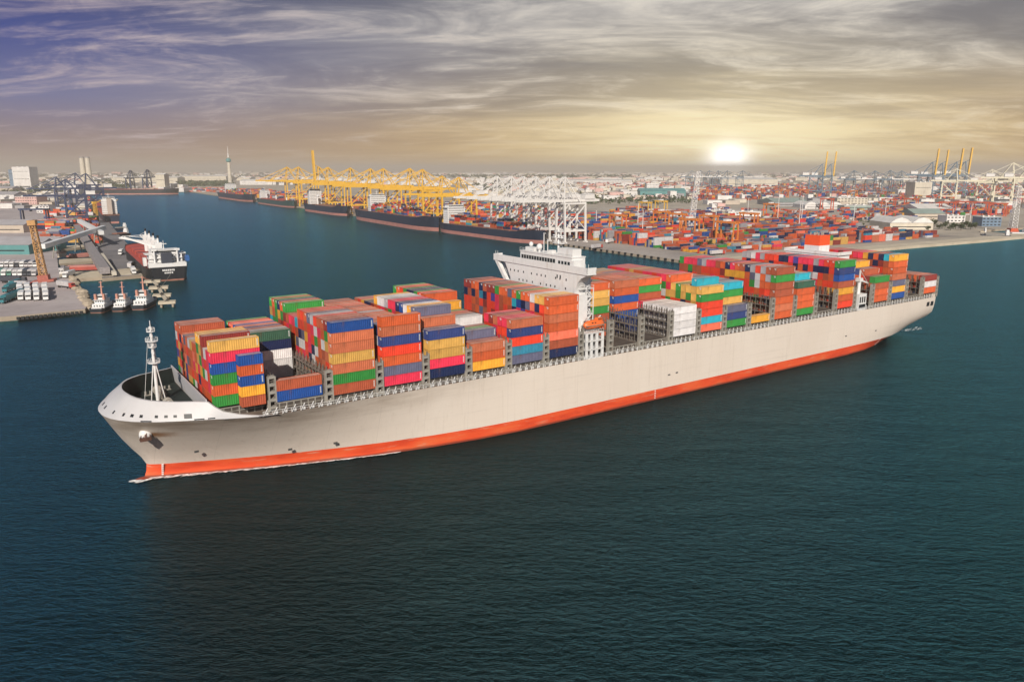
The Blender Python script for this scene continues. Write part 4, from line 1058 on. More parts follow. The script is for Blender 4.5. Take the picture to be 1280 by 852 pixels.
# ------------------------------------------------------------------ other ships
def lite_hull(L, B, D, boot, fc=3.0):
    """x from stern (0) to bow (L); returns hull and boot builders"""
    st = [(0,.62,.80),(.03,.74,.92),(.08,.90,1),(.16,1,1),(.80,1,1),(.88,.86,.97),(.93,.62,.86),(.965,.36,.66),(.985,.16,.42),(1.0,.02,.05)]
    up, lo = MB(), MB(); A, Bt = [], []
    for f, wl, dk in st:
        x = f*L; rake = max(0, (f-.9)/.1)*4.0; z = D+(fc if f > .9 else fc*max(0,(f-.87)/.03) if f > .87 else 0)
        A.append((x-rake*.0, x+rake, wl*B/2, (wl+(dk-wl)*.25)*B/2, dk*B/2, z))
    for sd in (-1,1):
        vs = [p for x0,x1,w,m,d,z in A for p in ((x0+(x1-x0)*.2, sd*m, boot),(x1, sd*d, z))]
        fs = [(2*i,2*i+2,2*i+3,2*i+1) for i in range(len(A)-1)]
        up.add(vs, fs if sd < 0 else [f[::-1] for f in fs], 0, False)
        vs = [p for x0,x1,w,m,d,z in A for p in ((x0, sd*w, -1.0),(x0+(x1-x0)*.2, sd*m, boot))]
        lo.add(vs, fs if sd < 0 else [f[::-1] for f in fs], 0, False)
    dk = [(x1, -d, z-.9) for x0,x1,w,m,d,z in A]+[(x1, d, z-.9) for x0,x1,w,m,d,z in reversed(A)]
    n = len(A); vs = [(x1,-d,z-.9) for x0,x1,w,m,d,z in A]+[(x1,d,z-.9) for x0,x1,w,m,d,z in A]
    up.add(vs, [(i,i+1,n+i+1,n+i) for i in range(n-1)], 1)
    x0,x1,w,m,d,z = A[0]
    up.add([(0,-m,boot),(0,m,boot),(0,d,z),(0,-d,z)], [(0,3,2,1)]); lo.add([(0,-w,-1),(0,w,-1),(0,m,boot),(0,-m,boot)], [(0,3,2,1)])
    return up, lo
def superstructure(t, x, w, z, floors, m=WHITE, depth=12, funnel=(.05,.05,.06), fine=False):
    s = empty('superstructure', (x,0,z)); s.parent = t
    p = MB(); h = floors*2.9
    p.box(0,depth,-w/2,w/2,0,h); p.box(-.4,depth+.6,-w/2-2.5,w/2+2.5,h,h+.3); p.box(1,depth-1,-w/2+2,w/2-2,h+.3,h+3.2); p.box(.6,depth-.6,-w/2+1.6,w/2-1.6,h+3.2,h+3.5)
    for f in range(1,floors): p.box(-1.2,depth+.3,-w/2-.5,w/2+.5,f*2.9-.12,f*2.9)
    p.build('deckhouse', m, s)
    def win(*b):
        q = MB(); q.box(*b); q.build('window' if fine else 'window_band', GLASS, s)
    for f in range(floors):
        z0 = f*2.9+1.2
        if fine:
            for i in range(int(w/2.6)): win(-.06,.06,-w/2+1+i*2.6,-w/2+2.1+i*2.6,z0,z0+.95)
        else:
            win(depth-.04,depth+.06,-w/2+1.5,w/2-1.5,z0+.2,z0+.75)
    win(depth-1.02,depth-.94,-w/2+2.4,w/2-2.4,h+1.3,h+2.5); win(.94,1.02,-w/2+2.4,w/2-2.4,h+1.3,h+2.5)
    p = MB(); p.box(-7,-1.8,-w*.16,w*.16,0,h+1.5); p.build('funnel', mat('funnel_%02d%02d' % (int(funnel[0]*99), int(funnel[2]*99)), funnel, .5), s)
    p = MB(); p.tube((depth*.5,0,h+3.4),(depth*.5,0,h+10),.35,6,r2=.15); p.box(depth*.5-.3,depth*.5+.3,-2.2,2.2,h+7,h+7.5); p.build('radar_mast', m, s)
    return s
PINKB = mat('antifouling_pink', (.46,.20,.17), .6, var=.15, nscale=.1)
NAVYH = mat('hull_navy', (.018,.028,.055), .45, var=.15)
BLACKH = mat('hull_black', (.014,.015,.02), .45, var=.15)
GREENH = mat('hull_green', (.03,.075,.075), .5, var=.15)
DECKG = mat('deck_rust', (.30,.13,.09), .7, var=.3, nscale=.1)
REDDK = mat('deck_red', (.42,.07,.05), .65, var=.2, nscale=.1)
def cargo_ship(label, stern_px, bow_px, B, D, hull, boot_m, boot, ss_x, floors, cargo, cranes_=0, z=0, funnel=(.05,.05,.06), cat='cargo ship', side=1):
    a, b = G(*stern_px), G(*bow_px); d = b-a; L = d.length; d.normalize(); nrm = Vector((-d.y,d.x,0))
    # the surveyed points lie on the visible side: shift the centre line away from the camera
    off = nrm*(B/2*side); o = a+off
    t = empty('cargo_ship', o, math.atan2(d.y,d.x)); tag(t, label, cat)
    up, lo = lite_hull(L, B, D, boot); up.build('hull', [hull, DECKG], t); lo.build('boot_topping', boot_m, t)
    superstructure(t, ss_x*L, B*.82, D, floors, funnel=funnel)
    hb = MB()
    nb = int((L*.86-(ss_x*L+16))/14.2) if cargo != 'none' else 0
    for i in range(nb):
        x = ss_x*L+17+i*14.2; hb.box(x,x+12.6,-B*.44,B*.44,D-.9,D+1.2)
        if cargo == 'cont':
            rows = int(B*.9/2.6); base = random.choice((0,1,2,3,3,4)) if i < nb-2 else random.choice((0,1,2))
            for r in range(rows):
                h = max(0, base+random.choice((-1,0,0,0,1)))
                c = random.choice(KEYS)
                for q in range(h):
                    if random.random() < .7: c = random.choice('OORRBBMMPWXNNUUTYGLEX')
                    p = o+d*x+nrm*(-rows*1.3+r*2.6)+Vector((0,0,D+1.25+q*2.6))
                    mass_box(p, d, nrm, 12.19, 2.44, 2.55, KEYS.index(c))
    if nb: hb.build('hatch_cover', DECKG if cargo == 'cont' else REDDK, t)
    for i in range(cranes_):
        x = ss_x*L+24+i*(L*.80-ss_x*L-24)/max(1,cranes_-1)
        c = empty('deck_crane', (x,0,D)); c.parent = t
        p = MB(); p.tube((0,0,0),(0,0,14),1.5,10); p.box(-1.8,1.8,-1.8,1.8,14,18.5); p.build('crane_post', WHITE, c)
        p = MB(); p.beam((0,0,15),(24,(-1)**i*3,19),1.6,1.8,w2=.7); p.beam((0,0,18.4),(22,(-1)**i*3,19.5),.25); p.build('crane_jib', WHITE, c)
    p = MB(); p.tube((L*.95,0,D+2),(L*.95,0,D+16),.35,6,r2=.15); p.box(L*.95-.3,L*.95+.3,-1.6,1.6,D+11,D+11.4); p.build('foremast', WHITE, t)
    return t
cargo_ship('dark hulled container ship under the white quay cranes', (572,288.5), (694,304), 32, 12.5, NAVYH, PINKB, 4.2, .06, 7, 'cont', side=-1)
cargo_ship('long dark ship with broad pink waterline under yellow cranes', (464,273.3), (562,288.7), 32, 17, NAVYH, PINKB, 5.2, .22, 8, 'cont', side=-1)
cargo_ship('dark blue ship with tall white square deckhouse under yellow cranes', (396,263), (444,269.5), 30, 15, NAVYH, PINKB, 4.2, .14, 9, 'none', 1, side=-1)
cargo_ship('green hulled geared ship left of the tall white deckhouse', (334,253.8), (376,259.5), 28, 13, GREENH, PINKB, 3.2, .10, 6, 'bulk', 3, side=-1)
cargo_ship('dark container ship with pink cargo, farthest along the right quay', (286,247), (325,252.2), 36, 17, NAVYH, PINKB, 4.4, .30, 8, 'cont', side=-1)
cargo_ship('very long low black ship under two dark blue cranes', (108,243.5), (221,243), 40, 17, BLACKH, PINKB, 4.0, .06, 6, 'bulk', side=1)
cargo_ship('white and yellow geared ship at the head of the pier', (153,279), (128,257), 26, 12, NAVYH, PINKB, 3.0, .08, 8, 'bulk', 0, side=1, funnel=(.5,.42,.36))
for k_, (u, v) in enumerate(((120,270),(139,273))):
    g = at_px(u, v); t = empty('cargo_crane', g, R(60+k_*20)); tag(t, ['yellow cargo derrick left of the white ship at the pier head','yellow cargo derrick against the white ship at the pier head'][k_], 'crane')
    lattice(24, 5, 4, 5, None).build('lattice_mast', CRANE['yellow'], t)
    p = MB(); p.beam((0,0,22),(22,0,30),1.8,1.8,w2=.6); p.box(-4,2,-2.2,2.2,21,25); p.build('crane_jib', CRANE['yellow'], t)
# the near bulk carrier, seen from astern
a = G(212,351); d = Vector((-.52,.854,0)).normalized()
bc = empty('bulk_carrier', a, math.atan2(d.y,d.x)); tag(bc, 'black hulled bulk carrier with red deck and white deckhouse, seen from astern', 'bulk carrier')
BL, BB, BD = 188, 31, 10.5
up, lo = lite_hull(BL, BB, BD, 1.2); up.build('hull', [BLACKH, REDDK], bc); lo.build('boot_topping', DECKG, bc)
ss = superstructure(bc, 9, 23, BD, 3, fine=True, depth=13, funnel=(.05,.055,.075))
p = MB()
for sd in (-1,1): p.box(4,9,sd*10-3,sd*10+3,BD,BD+2.9); p.tube((7,sd*8,BD+2.9),(7,sd*8,BD+13),.7,8); p.box(6,8,sd*8-1.8,sd*8+1.8,BD+11.5,BD+13)
p.box(1,9,-13,13,BD-.4,BD+2.6); p.box(14,20,-15,-12.8,BD,BD+9); p.box(14,20,12.8,15,BD,BD+6)
p.build('aft_deckhouse', WHITE, bc)
p = MB()
for i in range(5): p.box(34+i*27,34+i*27+20,-11,11,BD-.9,BD+2.4)
p.build('hatch_cover', REDDK, bc)
for i, (ang, el) in enumerate(((158,26),(150,20),(172,14),(90,8))):
    c = empty('deck_crane', (29+i*27,2,BD)); c.parent = bc
    p = MB(); p.tube((0,0,0),(0,0,11),1.9,10); p.box(-2.2,2.2,-2.4,2.4,11,16); p.tube((0,0,16),(0,0,19.5),.9,8,r2=.5); p.build('crane_post', WHITE, c)
    dx, dy = math.cos(R(ang-90)), math.sin(R(ang-90))
    p = MB()
    L_ = 27
    e = (abs(dx)*.55*L_, L_*.84, 11.5+el*.35) if i < 3 else (L_*.9, 2, 14)
    p.beam((0,0,11.8), e, 1.7, 2.0, w2=.9); p.beam((0,0,18.6), (e[0]*.96,e[1]*.96,e[2]+.9), .22); p.build('crane_jib', WHITE, c)
    p = MB(); p.tube((0,0,19.4),(0,0,21.4),.6,8,r2=1.0); p.build('crane_cap', BLACK, c)
p = MB(); p.box(1.5,9,-15.6,-13.2,BD+3.5,BD+6.5); p.prof([(1.5,BD+6.5),(9,BD+6.5),(8,BD+7.6),(2.5,BD+7.6)],'y',-15.4,-13.4); p.build('rescue_boat', mat('boat_blue', (.03,.12,.36), .5), bc)
p = MB()
for i in range(7): p.box(-.08,-.02,-4.2+i*1.25,-3.3+i*1.25,BD-3.0,BD-1.7)
for i in range(5): p.box(-.08,-.02,-3+i*1.25,-2.1+i*1.25,BD-4.9,BD-3.8)
p.build('stern_lettering', WHITE, bc)
ml = MB(); p0 = a+Vector((3,0,8)); p1 = G(196,362,LZ+1)
for i in range(10):
    f0, f1 = i/10, (i+1)/10; sag = lambda f: -4*1.6*f*(1-f)
    A_, B_ = p0.lerp(p1,f0)+Vector((0,0,sag(f0))), p0.lerp(p1,f1)+Vector((0,0,sag(f1))); ml.tube(A_,B_,.16,5,cap=False)
tag(ml.build('mooring_line', STEEL), 'thin mooring line from the black stern to the dolphins', 'rope')
# tugs
def tug():
    t = empty('tugboat', (0,0,0)); up, lo = lite_hull(27, 10.5, 3.4, .6, 1.4); up.build('hull', [BLACKH, mat('tug_deck', (.5,.46,.42), .7)], t); lo.build('boot_topping', DECKG, t)
    p = MB(); p.box(5,20,-4.2,4.2,2.6,5.8); p.box(8,18.5,-3.4,3.4,5.8,8.4); p.box(7,19,-3.8,3.8,8.4,8.6); p.box(11,17,-2.4,2.4,8.6,11.4); p.box(10.6,17.4,-2.8,2.8,11.4,11.7); p.box(1.5,4,-3.5,3.5,2.5,3.8); p.build('deckhouse', WHITE, t)
    for b in [(10.95,11.02,-2.1,2.1,9.7,10.9),(16.98,17.05,-2.1,2.1,9.7,10.9)]+[(7.95,8.02,-3+i*1.6,-2+i*1.6,6.8,7.7) for i in range(4)]+[(4.95,5.02,-3.6+i*1.9,-2.7+i*1.9,4.0,5.0) for i in range(4)]:
        p = MB(); p.box(*b); p.build('window', GLASS, t)
    ORM = mat('tug_red', (.56,.27,.20), .5)
    for y in (-2.9,2.9):
        p = MB(); p.box(8.5,10.5,y-.7,y+.7,8.6,12.6); p.build('funnel', ORM, t)
    p = MB(); p.beam((14,0,11.7),(14.5,0,21.5),1.0,1.0,w2=.5); p.box(13.6,15,-1.6,1.6,17,17.4); p.box(13.8,14.9,-1.2,1.2,20.5,20.8); p.build('mast', ORM, t)
    for i in range(6):
        for y in (-5.1,5.1): p = MB(); p.tube((4+i*3,y-.2,1.6),(4+i*3,y+.2,1.6),.9,8); p.build('tyre_fender', RUB, t)
    return t
tg = None
for i, (u, v) in enumerate(((120,391.5),(147,389.5),(172.5,387.5))):
    o = tg = tug() if tg is None else None or copy_thing(tg, (0,0,0), 0)
    o.location = G(u,v); o.rotation_euler = (0,0,R(97)); o.scale = ((.80,.76,.86)[i],)*3
    tag(o, ['white tugboat with red mast, nearest the rocks of the quay','white tugboat with red mast, the middle one of three','white tugboat with red mast, beside the dolphins'][i], 'tugboat', 'tugboats behind the jetty')
    tg = o
# mooring dolphins
dl = None
for i, (u, v, w) in enumerate(((191,356,9),(199,364,10),(203,374,9),(209.5,383,8))):
    t = empty('mooring_dolphin', G(u,v), R(20)); tag(t, f'pale concrete mooring dolphin on piles, {["nearest the pier","second from the pier","third from the pier","outermost of the row"][i]}', 'mooring dolphin', 'mooring dolphins past the jetty')
    p = MB(); p.box(-w*.6,w*.6,-w*.42,w*.42,2.0,3.4); p.build('platform', SANDM, t)
    for x in (-w*.4,w*.4):
        for y in (-w*.3,w*.3): p = MB(); p.tube((x,y,-1),(x,y,2.0),.7,8); p.build('pile', WALLM, t)
    p = MB(); p.tube((0,0,3.4),(0,0,4.6),.6,8); p.build('bollard', DARKST, t)
    if i: 
        pa, pb = G(*[(191,356),(199,364),(203,374),(209.5,383)][i-1]), G(u,v); m = MB(); m.beam((pa.x,pa.y,3.2),(pb.x,pb.y,3.2),2.2,.4)
        tag(m.build('walkway', SANDM), f'narrow walkway linking the {["","first and second","second and third","third and outermost"][i]} dolphins', 'walkway')
# barges
def barge(label, a, b, w, h, mtl, load):
    A_, B_ = G(*a), G(*b); d = B_-A_; L = d.length; t = empty('barge', A_, math.atan2(d.y,d.x)); tag(t, label, 'barge')
    p = MB(); p.prof([(0,h),(0,.8),(3,-.8),(L-3,-.8),(L,.8),(L,h)], 'y', -w/2, w/2); p.build('hull', mtl, t, fix=True)
    p = MB(); p.box(4,L*.8,-w*.38,w*.38,h,h+1.2); p.build('cargo_hold', load, t)
    p = MB(); p.box(L*.84,L*.95,-w*.3,w*.3,h,h+4.2); p.box(L*.85,L*.94,-w*.22,w*.22,h+4.2,h+6.4); p.build('deckhouse', WHITE, t)
    return t
barge('red decked barge in the basin behind the jetty', (80,337.5), (131,336), 9, 2.6, REDDK, PINKB)
barge('pinkish barge beside the middle jetty finger', (84,322.5), (124,319), 9, 2.2, PINKB, PINKB)
barge('dark barge moored right of the pier head, nearer', (140,296), (160,294), 10, 3, BLACKH, DECKG)
barge('dark barge moored right of the pier head, farther', (142,288), (158,287), 10, 3, NAVYH, STEEL)
barge('cluttered dark work barge with white deckhouse near right shore', (1226,296.5), (1262,297.5), 15, 3.5, NAVYH, STEEL)
barge('pale work barge moored right of the cluttered dark barge', (1258,294.5), (1283,294.5), 12, 3, STEEL, WHITE)
barge('small pale barge moored left of the cluttered dark barge', (1220,292.6), (1232,292.8), 9, 2.4, DARKST, SANDM)
# ------------------------------------------------------------------ buildings, vehicles, yards, trees, town
BM = {'teal':(.10,.27,.27),'grey':(.34,.33,.34),'cream':(.62,.56,.46),'white':(.72,.69,.67),'pink':(.66,.42,.38),'greygreen':(.30,.37,.34),'blue':(.16,.23,.32),'beige':(.52,.44,.36),'roofgrey':(.40,.38,.40),'roofteal':(.12,.30,.31),'roofwhite':(.74,.71,.68),'roofpink':(.62,.36,.31),'roofrust':(.40,.2,.14)}
BMAT = {q: mat('building_'+q, c, .7, var=.12, nscale=.08, dirt=((.25,.2,.17), .06, .3)) for q, c in BM.items()}
def building(name, label, u0, u1, vb, h, depth, wall, roof, kind='flat', floors=2, rz=None, cat='building'):
    """base line from picture point u0 to u1 at row vb; h and depth in metres"""
    A_, B_ = G(u0,vb,LZ), G(u1,vb,LZ); d = B_-A_; L = d.length; t = empty(name, A_, math.atan2(d.y,d.x) if rz is None else rz); tag(t, label, cat)
    p = MB(); p.box(0,L,0,depth,0,h); p.build('wall', BMAT[wall], t)
    p = MB()
    if kind == 'gable':
        p.prof([(-1,h),(depth+1,h),(depth/2,h+min(8,depth*.14))], 'x', -1, L+1)
    elif kind == 'saw':
        n = max(2, int(depth/18)); w = depth/n
        for i in range(n): p.prof([(i*w-.3,h),(i*w+w-.5,h),(i*w+w*.6,h+w*.17)], 'x', -1, L+1)
    elif kind == 'tent':
        n = max(2, int(L/22)); w = L/n
        for i in range(n): p.prof([(i*w,h),(i*w+w,h),(i*w+w*.75,h+w*.18),(i*w+w*.5,h+w*.25),(i*w+w*.25,h+w*.18)], 'y', -1, depth+1)
    else:
        p.box(-.4,L+.4,-.4,depth+.4,h,h+.5)
        for i in range(3): x = L*(.15+.28*i); p.box(x,x+L*.08,depth*.3,depth*.5,h+.5,h+2.2)
    p.build('roof', BMAT[roof], t)
    n = max(3, min(9, int(L/5)))
    for f in range(floors):
        z = h*(f+.35)/floors; hh = min(1.6,h/floors*.45)
        if name in ('office_building','parking_block','site_hut') or A_.y < 700:
            for i in range(n): p = MB(); p.box(L*(i+.2)/n,L*(i+.75)/n,-.06,.1,z,z+hh); p.build('window', GLASS, t)
        else: p = MB(); p.box(L*.06,L*.94,-.06,.1,z,z+hh*.7); p.build('window_band', GLASS, t)
    return t
for a in [
 ('shed','grey roofed shed with teal wall beside the parked lorries',-60,37,318,9,62,'teal','roofgrey','saw',1),
 ('shed','cream roofed shed behind the teal walled shed',-50,30,291,10,42,'beige','roofgrey','gable',1),
 ('office_building','pink fronted building behind the sheds on the left',20,47,259,22,40,'pink','roofwhite','flat',4),
 ('warehouse','pale low warehouse left of the pink building',-40,18,250,14,60,'white','roofgrey','gable',1),
 ('warehouse','pale warehouse right of the pink building',50,70,252,10,60,'cream','roofgrey','gable',1),
 ('storage_block','tall white block rising above the left town',18,39.5,236,92,60,'white','roofwhite','flat',3),
 ('storage_tower','narrow blue tower beside the tall white block',13.5,18,236,80,25,'blue','blue','flat',3),
 ('silo_building','white round cornered store behind the grab cranes',80,99,244,34,40,'white','roofwhite','flat',1),
 ('warehouse','long white warehouse behind the black ship',140,222,228,30,120,'cream','roofwhite','gable',1),
 ('warehouse','long white warehouse left of the thin tower',224,283,226,34,160,'cream','roofwhite','gable',1),
 ('hall','pale sail shaped hall beside a dark blue crane',196,207,239,62,40,'cream','roofwhite','gable',2),
 ('shed','long teal shed in the green belt',800,857,245.5,16,60,'teal','roofteal','gable',1),
 ('office_building','white block left end of the long teal shed',808,823,242,34,40,'white','roofwhite','flat',4),
 ('shed','wide grey roofed hall beyond the yard road',968,1012,258,9,110,'grey','greygreen','gable',1),
 ('market_hall','white tent roofed hall beside the grey hall',1006,1052,261,8,70,'white','roofwhite','tent',1),
 ('office_building','cream two storey office at the yard edge',884,906,272,12,24,'cream','roofwhite','flat',2),
 ('office_building','white office with green windows at the yard edge',910,951,273,11,24,'white','roofwhite','flat',2),
 ('parking_block','white banded multi storey block beyond the white hall',1046,1084,258.5,19,60,'cream','roofwhite','flat',4),
 ('warehouse','teal fronted low warehouse right of the banded block',1055,1092,262,8,40,'greygreen','roofwhite','flat',1),
 ('warehouse','cream long warehouse below the cream cranes',1148,1192,268,10,70,'cream','roofwhite','gable',1),
 ('warehouse','grey roofed warehouse in front of the cream one',1143,1181,274,9,50,'beige','greygreen','gable',1),
 ('office_building','small white building near the shore trees',1183,1206,278,10,26,'white','roofwhite','flat',2),
 ('shed','white shed with arched roof on the shore',1112,1166,287,9,60,'cream','roofwhite','tent',1),
 ('office_building','blue glazed building behind the work barges',1227,1251,283,13,24,'blue','roofwhite','flat',3),
 ('warehouse','white warehouse by the yellow cranes far left',300,345,231,22,100,'white','roofwhite','gable',1),
 ('warehouse','white warehouse behind the yellow crane row',470,512,226,26,140,'white','roofwhite','gable',1),
 ('warehouse','pale warehouse behind the raised yellow boom',410,450,228,24,140,'cream','roofwhite','gable',1),
 ('warehouse','pale warehouse between yellow and white cranes',585,604,240,22,60,'white','roofwhite','flat',2),
 ('warehouse','white warehouse above the white cranes',700,790,229,16,160,'white','roofwhite','gable',1),
 ('warehouse','long pale warehouse under the setting sun',900,972,233,34,200,'cream','roofwhite','gable',1),
 ('silo_building','cream store between the blue and cream cranes',1142,1163,249,46,50,'cream','roofwhite','flat',2)]:
    building(*a)
for a in [
 ('site_hut','small white hut at the root of the jetty',74,80,342,4,8,'white','roofgrey','flat',1),
 ('site_hut','small beige hut beside the middle jetty finger',72,77,322,4,8,'beige','roofrust','gable',1),
 ('site_hut','small teal hut by the long conveyor boom',66,72,313,4,8,'teal','roofteal','flat',1),
 ('shed','low grey shed between the red containers and pier',58,72,296,6,22,'greygreen','roofgrey','gable',1),
 ('shed','rust roofed shed behind the long conveyor',62,80,282,7,24,'beige','roofrust','gable',1),
 ('shed','cream shed at the head of the pier',96,112,262,8,24,'cream','roofwhite','gable',1),
 ('office_building','white three storey block left of the grab cranes',46,62,266,13,20,'white','roofgrey','flat',3),
 ('warehouse','beige warehouse at the left edge behind pink building',-30,16,241,16,50,'beige','roofgrey','gable',1),
 ('warehouse','pale blue warehouse behind the twin chimneys',72,100,236,18,60,'blue','roofwhite','gable',1)]:
    building(*a)
# twin chimneys, telecom tower
for i, u in enumerate((106,113)):
    g = G(u,232,LZ); t = empty('chimney', g); tag(t, ['pale tall chimney, the left one of the pair','pale tall chimney, the right one of the pair'][i], 'chimney')
    p = MB(); p.tube((0,0,0),(0,0,142),15,16,r2=11); p.build('chimney_shaft', BMAT['cream'], t); p = MB(); p.tube((0,0,140),(0,0,145),11.6,16); p.build('chimney_rim', BMAT['grey'], t)
g = G(288,231,LZ); t = empty('telecom_tower', g); tag(t, 'slender pale observation tower with dark pod and spire', 'tower')
p = MB(); p.tube((0,0,0),(0,0,128),11,16,r2=8); p.build('tower_shaft', BMAT['cream'], t)
p = MB(); p.tube((0,0,120),(0,0,126),8,16,r2=13.5); p.tube((0,0,126),(0,0,136),13.5,16); p.tube((0,0,136),(0,0,142),13.5,16,r2=7); p.build('tower_pod', BMAT['teal'], t)
p = MB(); p.tube((0,0,146),(0,0,168),5,10,r2=3); p.tube((0,0,168),(0,0,205),2,8,r2=.6); p.build('spire', BMAT['white'], t)
# the leaning yellow harbour mast with its red base
g = at_px(56,352); t = empty('harbour_crane', g); tag(t, 'ochre lattice harbour crane mast on a red base among lorries', 'crane'); t.rotation_euler = (0,R(-4),R(15))
OCH = mat('crane_ochre', (.50,.27,.10), .6, var=.2); lattice(41, 4.4, 3.2, 11, None).build('lattice_mast', OCH, t)
p = MB(); p.box(-7,7,-4,4,0,1.6); p.box(-3.5,3.5,-3,3,1.6,5); p.build('crane_base', mat('crane_base_red', (.38,.11,.08), .6, var=.2), t)
p = MB(); p.box(-2.6,2.6,-2.6,2.6,40.5,44); p.build('crane_head', OCH, t)
def gallery(label, a, za, b, zb_, w, h, m, legs=3, boom=False):
    A_, B_ = G(a[0],a[1],za), G(b[0],b[1],zb_); t = empty('conveyor_gallery', (A_.x,A_.y,0)); tag(t, label, 'conveyor')
    o = Vector((A_.x,A_.y,0)); p = MB(); p.beam(A_-o,B_-o,w,h); p.build('gallery_tube', m, t)
    for i in range(legs):
        f = (i+.5)/legs; c = A_.lerp(B_,f)-o; p = MB()
        for s in (-1,1): p.beam((c.x+s*3.5,c.y,LZ-.3),(c.x+s*.8,c.y,c.z-h/2),.8)
        p.beam((c.x-2.4,c.y,c.z*.5),(c.x+2.4,c.y,c.z*.5),.6); p.build('trestle', STEEL, t)
gallery('long white conveyor boom rising from the yellow mast', (53,308), 16, (130,284), 20, 4.5, 4, WHITE, 3)
gallery('short white conveyor running down along the pier', (99,276), 22, (127,291), 17, 4.5, 4, WHITE, 2)
gallery('long grey conveyor gallery on trestles along the pier', (96,283), 9, (131,338), 7, 7, 5, mat('gallery_grey', (.30,.27,.27), .7, var=.3), 8)
gallery('short pale conveyor ending beside the jetty', (127,318), 8, (143,342), 5, 3, 2.5, BMAT['cream'], 2)
# vehicles
TYRE = mat('tyre_black', (.015,.015,.015), .8)
def lorry(colr, boxc):
    t = empty('lorry', (0,0,0))
    p = MB(); p.box(-1.25,1.25,.0,2.4,.8,3.4); p.prof([(-.3,.8),(0,.8),(0,2.4),(-.2,2.2)],'x',-1.2,1.2); p.build('cab', colr, t)
    p = MB(); p.box(-1.1,1.1,-.22,-.02,2.3,3.1); p.build('windscreen', GLASS, t)
    p = MB(); p.box(-1.3,1.3,2.9,15,1.4,4.1); p.box(-.5,.5,1.5,15,.9,1.35); p.build('trailer', boxc, t)
    for y in (1.2,4.2,11.8,13.2):
        for x in (-1.15,1.15): p = MB(); p.tube((x-.2,y,.5),(x+.2,y,.5),.52,10); p.build('wheel', TYRE, t)
    return t
LC = {'white':WHITE,'green':mat('lorry_green',(.10,.26,.20),.5),'dark':mat('lorry_dark',(.05,.055,.07),.5),'teal':mat('lorry_teal',(.02,.17,.20),.5),'pale':mat('lorry_pale',(.55,.52,.52),.5),'red':mat('lorry_red',(.5,.07,.05),.5)}
LP = {}
def put_lorry(c1, c2, u, v, rz, label, group):
    if (c1,c2) not in LP: LP[(c1,c2)] = lorry(LC[c1], LC[c2]); o = LP[(c1,c2)]
    else: o = copy_thing(LP[(c1,c2)], (0,0,0), 0)
    o.location = at_px(u,v); o.rotation_euler = (0,0,R(rz)); o.scale = (1.15,1.15,1.15); tag(o, label, 'lorry', group)
front = [('green','green',-1),('white','white',4),('green','white',11),('white','pale',18),('white','white',24.5),('dark','dark',30.5),('dark','pale',36.5),('pale','pale',42)]
for i, (c1,c2,u) in enumerate(front): put_lorry(c1,c2,u+.3,345.5,26-i*.4, f'{c1} lorry in the front parked row, {ORD[i].replace("nearest","first")} from its left end', 'lorries parked by the teal walled shed')
back = [('white','pale',2),('pale','white',8),('white','pale',14.5),('dark','pale',21),('white','white',27),('pale','dark',32.5),('pale','pale',38),('white','dark',43.5)]
for i, (c1,c2,u) in enumerate(back): put_lorry(c1,c2,u,334.5,26-i*.4, f'{c1} lorry in the back parked row, {ORD[i].replace("nearest","first")} from its left end', 'lorries parked by the teal walled shed')
for i, u in enumerate((26,35.5,46,57.5)):
    for j, v in enumerate((376,370.5,365.3)):
        put_lorry('white','white',u-j*.8,v,30, f'white lorry, {["nearest the water","middle","farthest from the water"][j]} in the {["first","second","third","fourth"][i]} white column', 'white lorries parked near the quay edge')
for i, (u,v) in enumerate(((2,380),(8,377.5),(14,375),(6,366),(12,361))): put_lorry('teal','teal',u,v,12, f'teal lorry at the left edge of the quay, {["nearest the water","second","third","fourth","farthest from the water"][i]}', 'teal lorries at the left edge')
for i, (u,v,rz,c) in enumerate(((81,348,10,'white'),(92,361,60,'red'),(41,360,80,'red'),(33,353,95,'dark'),(150,319,20,'white'),(168,343,30,'white'),(165,333,200,'pale'),(752,310,140,'red'),(766,303,150,'white'),(882,309,120,'dark'),(905,318,120,'red'))):
    put_lorry(c, 'pale' if c == 'red' else c, u, v, rz, ['white lorry by the small sheds left of the jetty','red lorry near the rubble by the tugs','red lorry at the foot of the yellow mast','dark lorry left of the yellow mast','white lorry in the middle of the pier','white lorry at the pier end near the carrier','pale lorry halfway beside the carrier','red lorry on the right quay apron, nearest the bridge','white lorry on the right quay apron by the container wall','dark lorry by the green shrubs on the right quay','red lorry at the right end of the quay apron'][i], 'lorries working on the quays')
# rubble at the quay corner
rb = MB(); rnd = random.Random(3)
for i in range(150):
    u = rnd.uniform(88,113); v = 352+ (u-88)*1.25+rnd.uniform(-6,7); g = G(u, min(388,max(350,v)), .8); r = rnd.uniform(1.0,2.8)
    rb.ball((g.x,g.y,1.6+rnd.uniform(-.6,1.6)), r*rnd.uniform(.7,1.4), r*rnd.uniform(.7,1.3), r*.7, 6, 4)
for i in range(len(rb.sm)): rb.sm[i] = False
tag(rb.build('rubble', WALLM), 'pale rock rubble at the quay corner beside the tugs', 'rubble', kind='stuff')

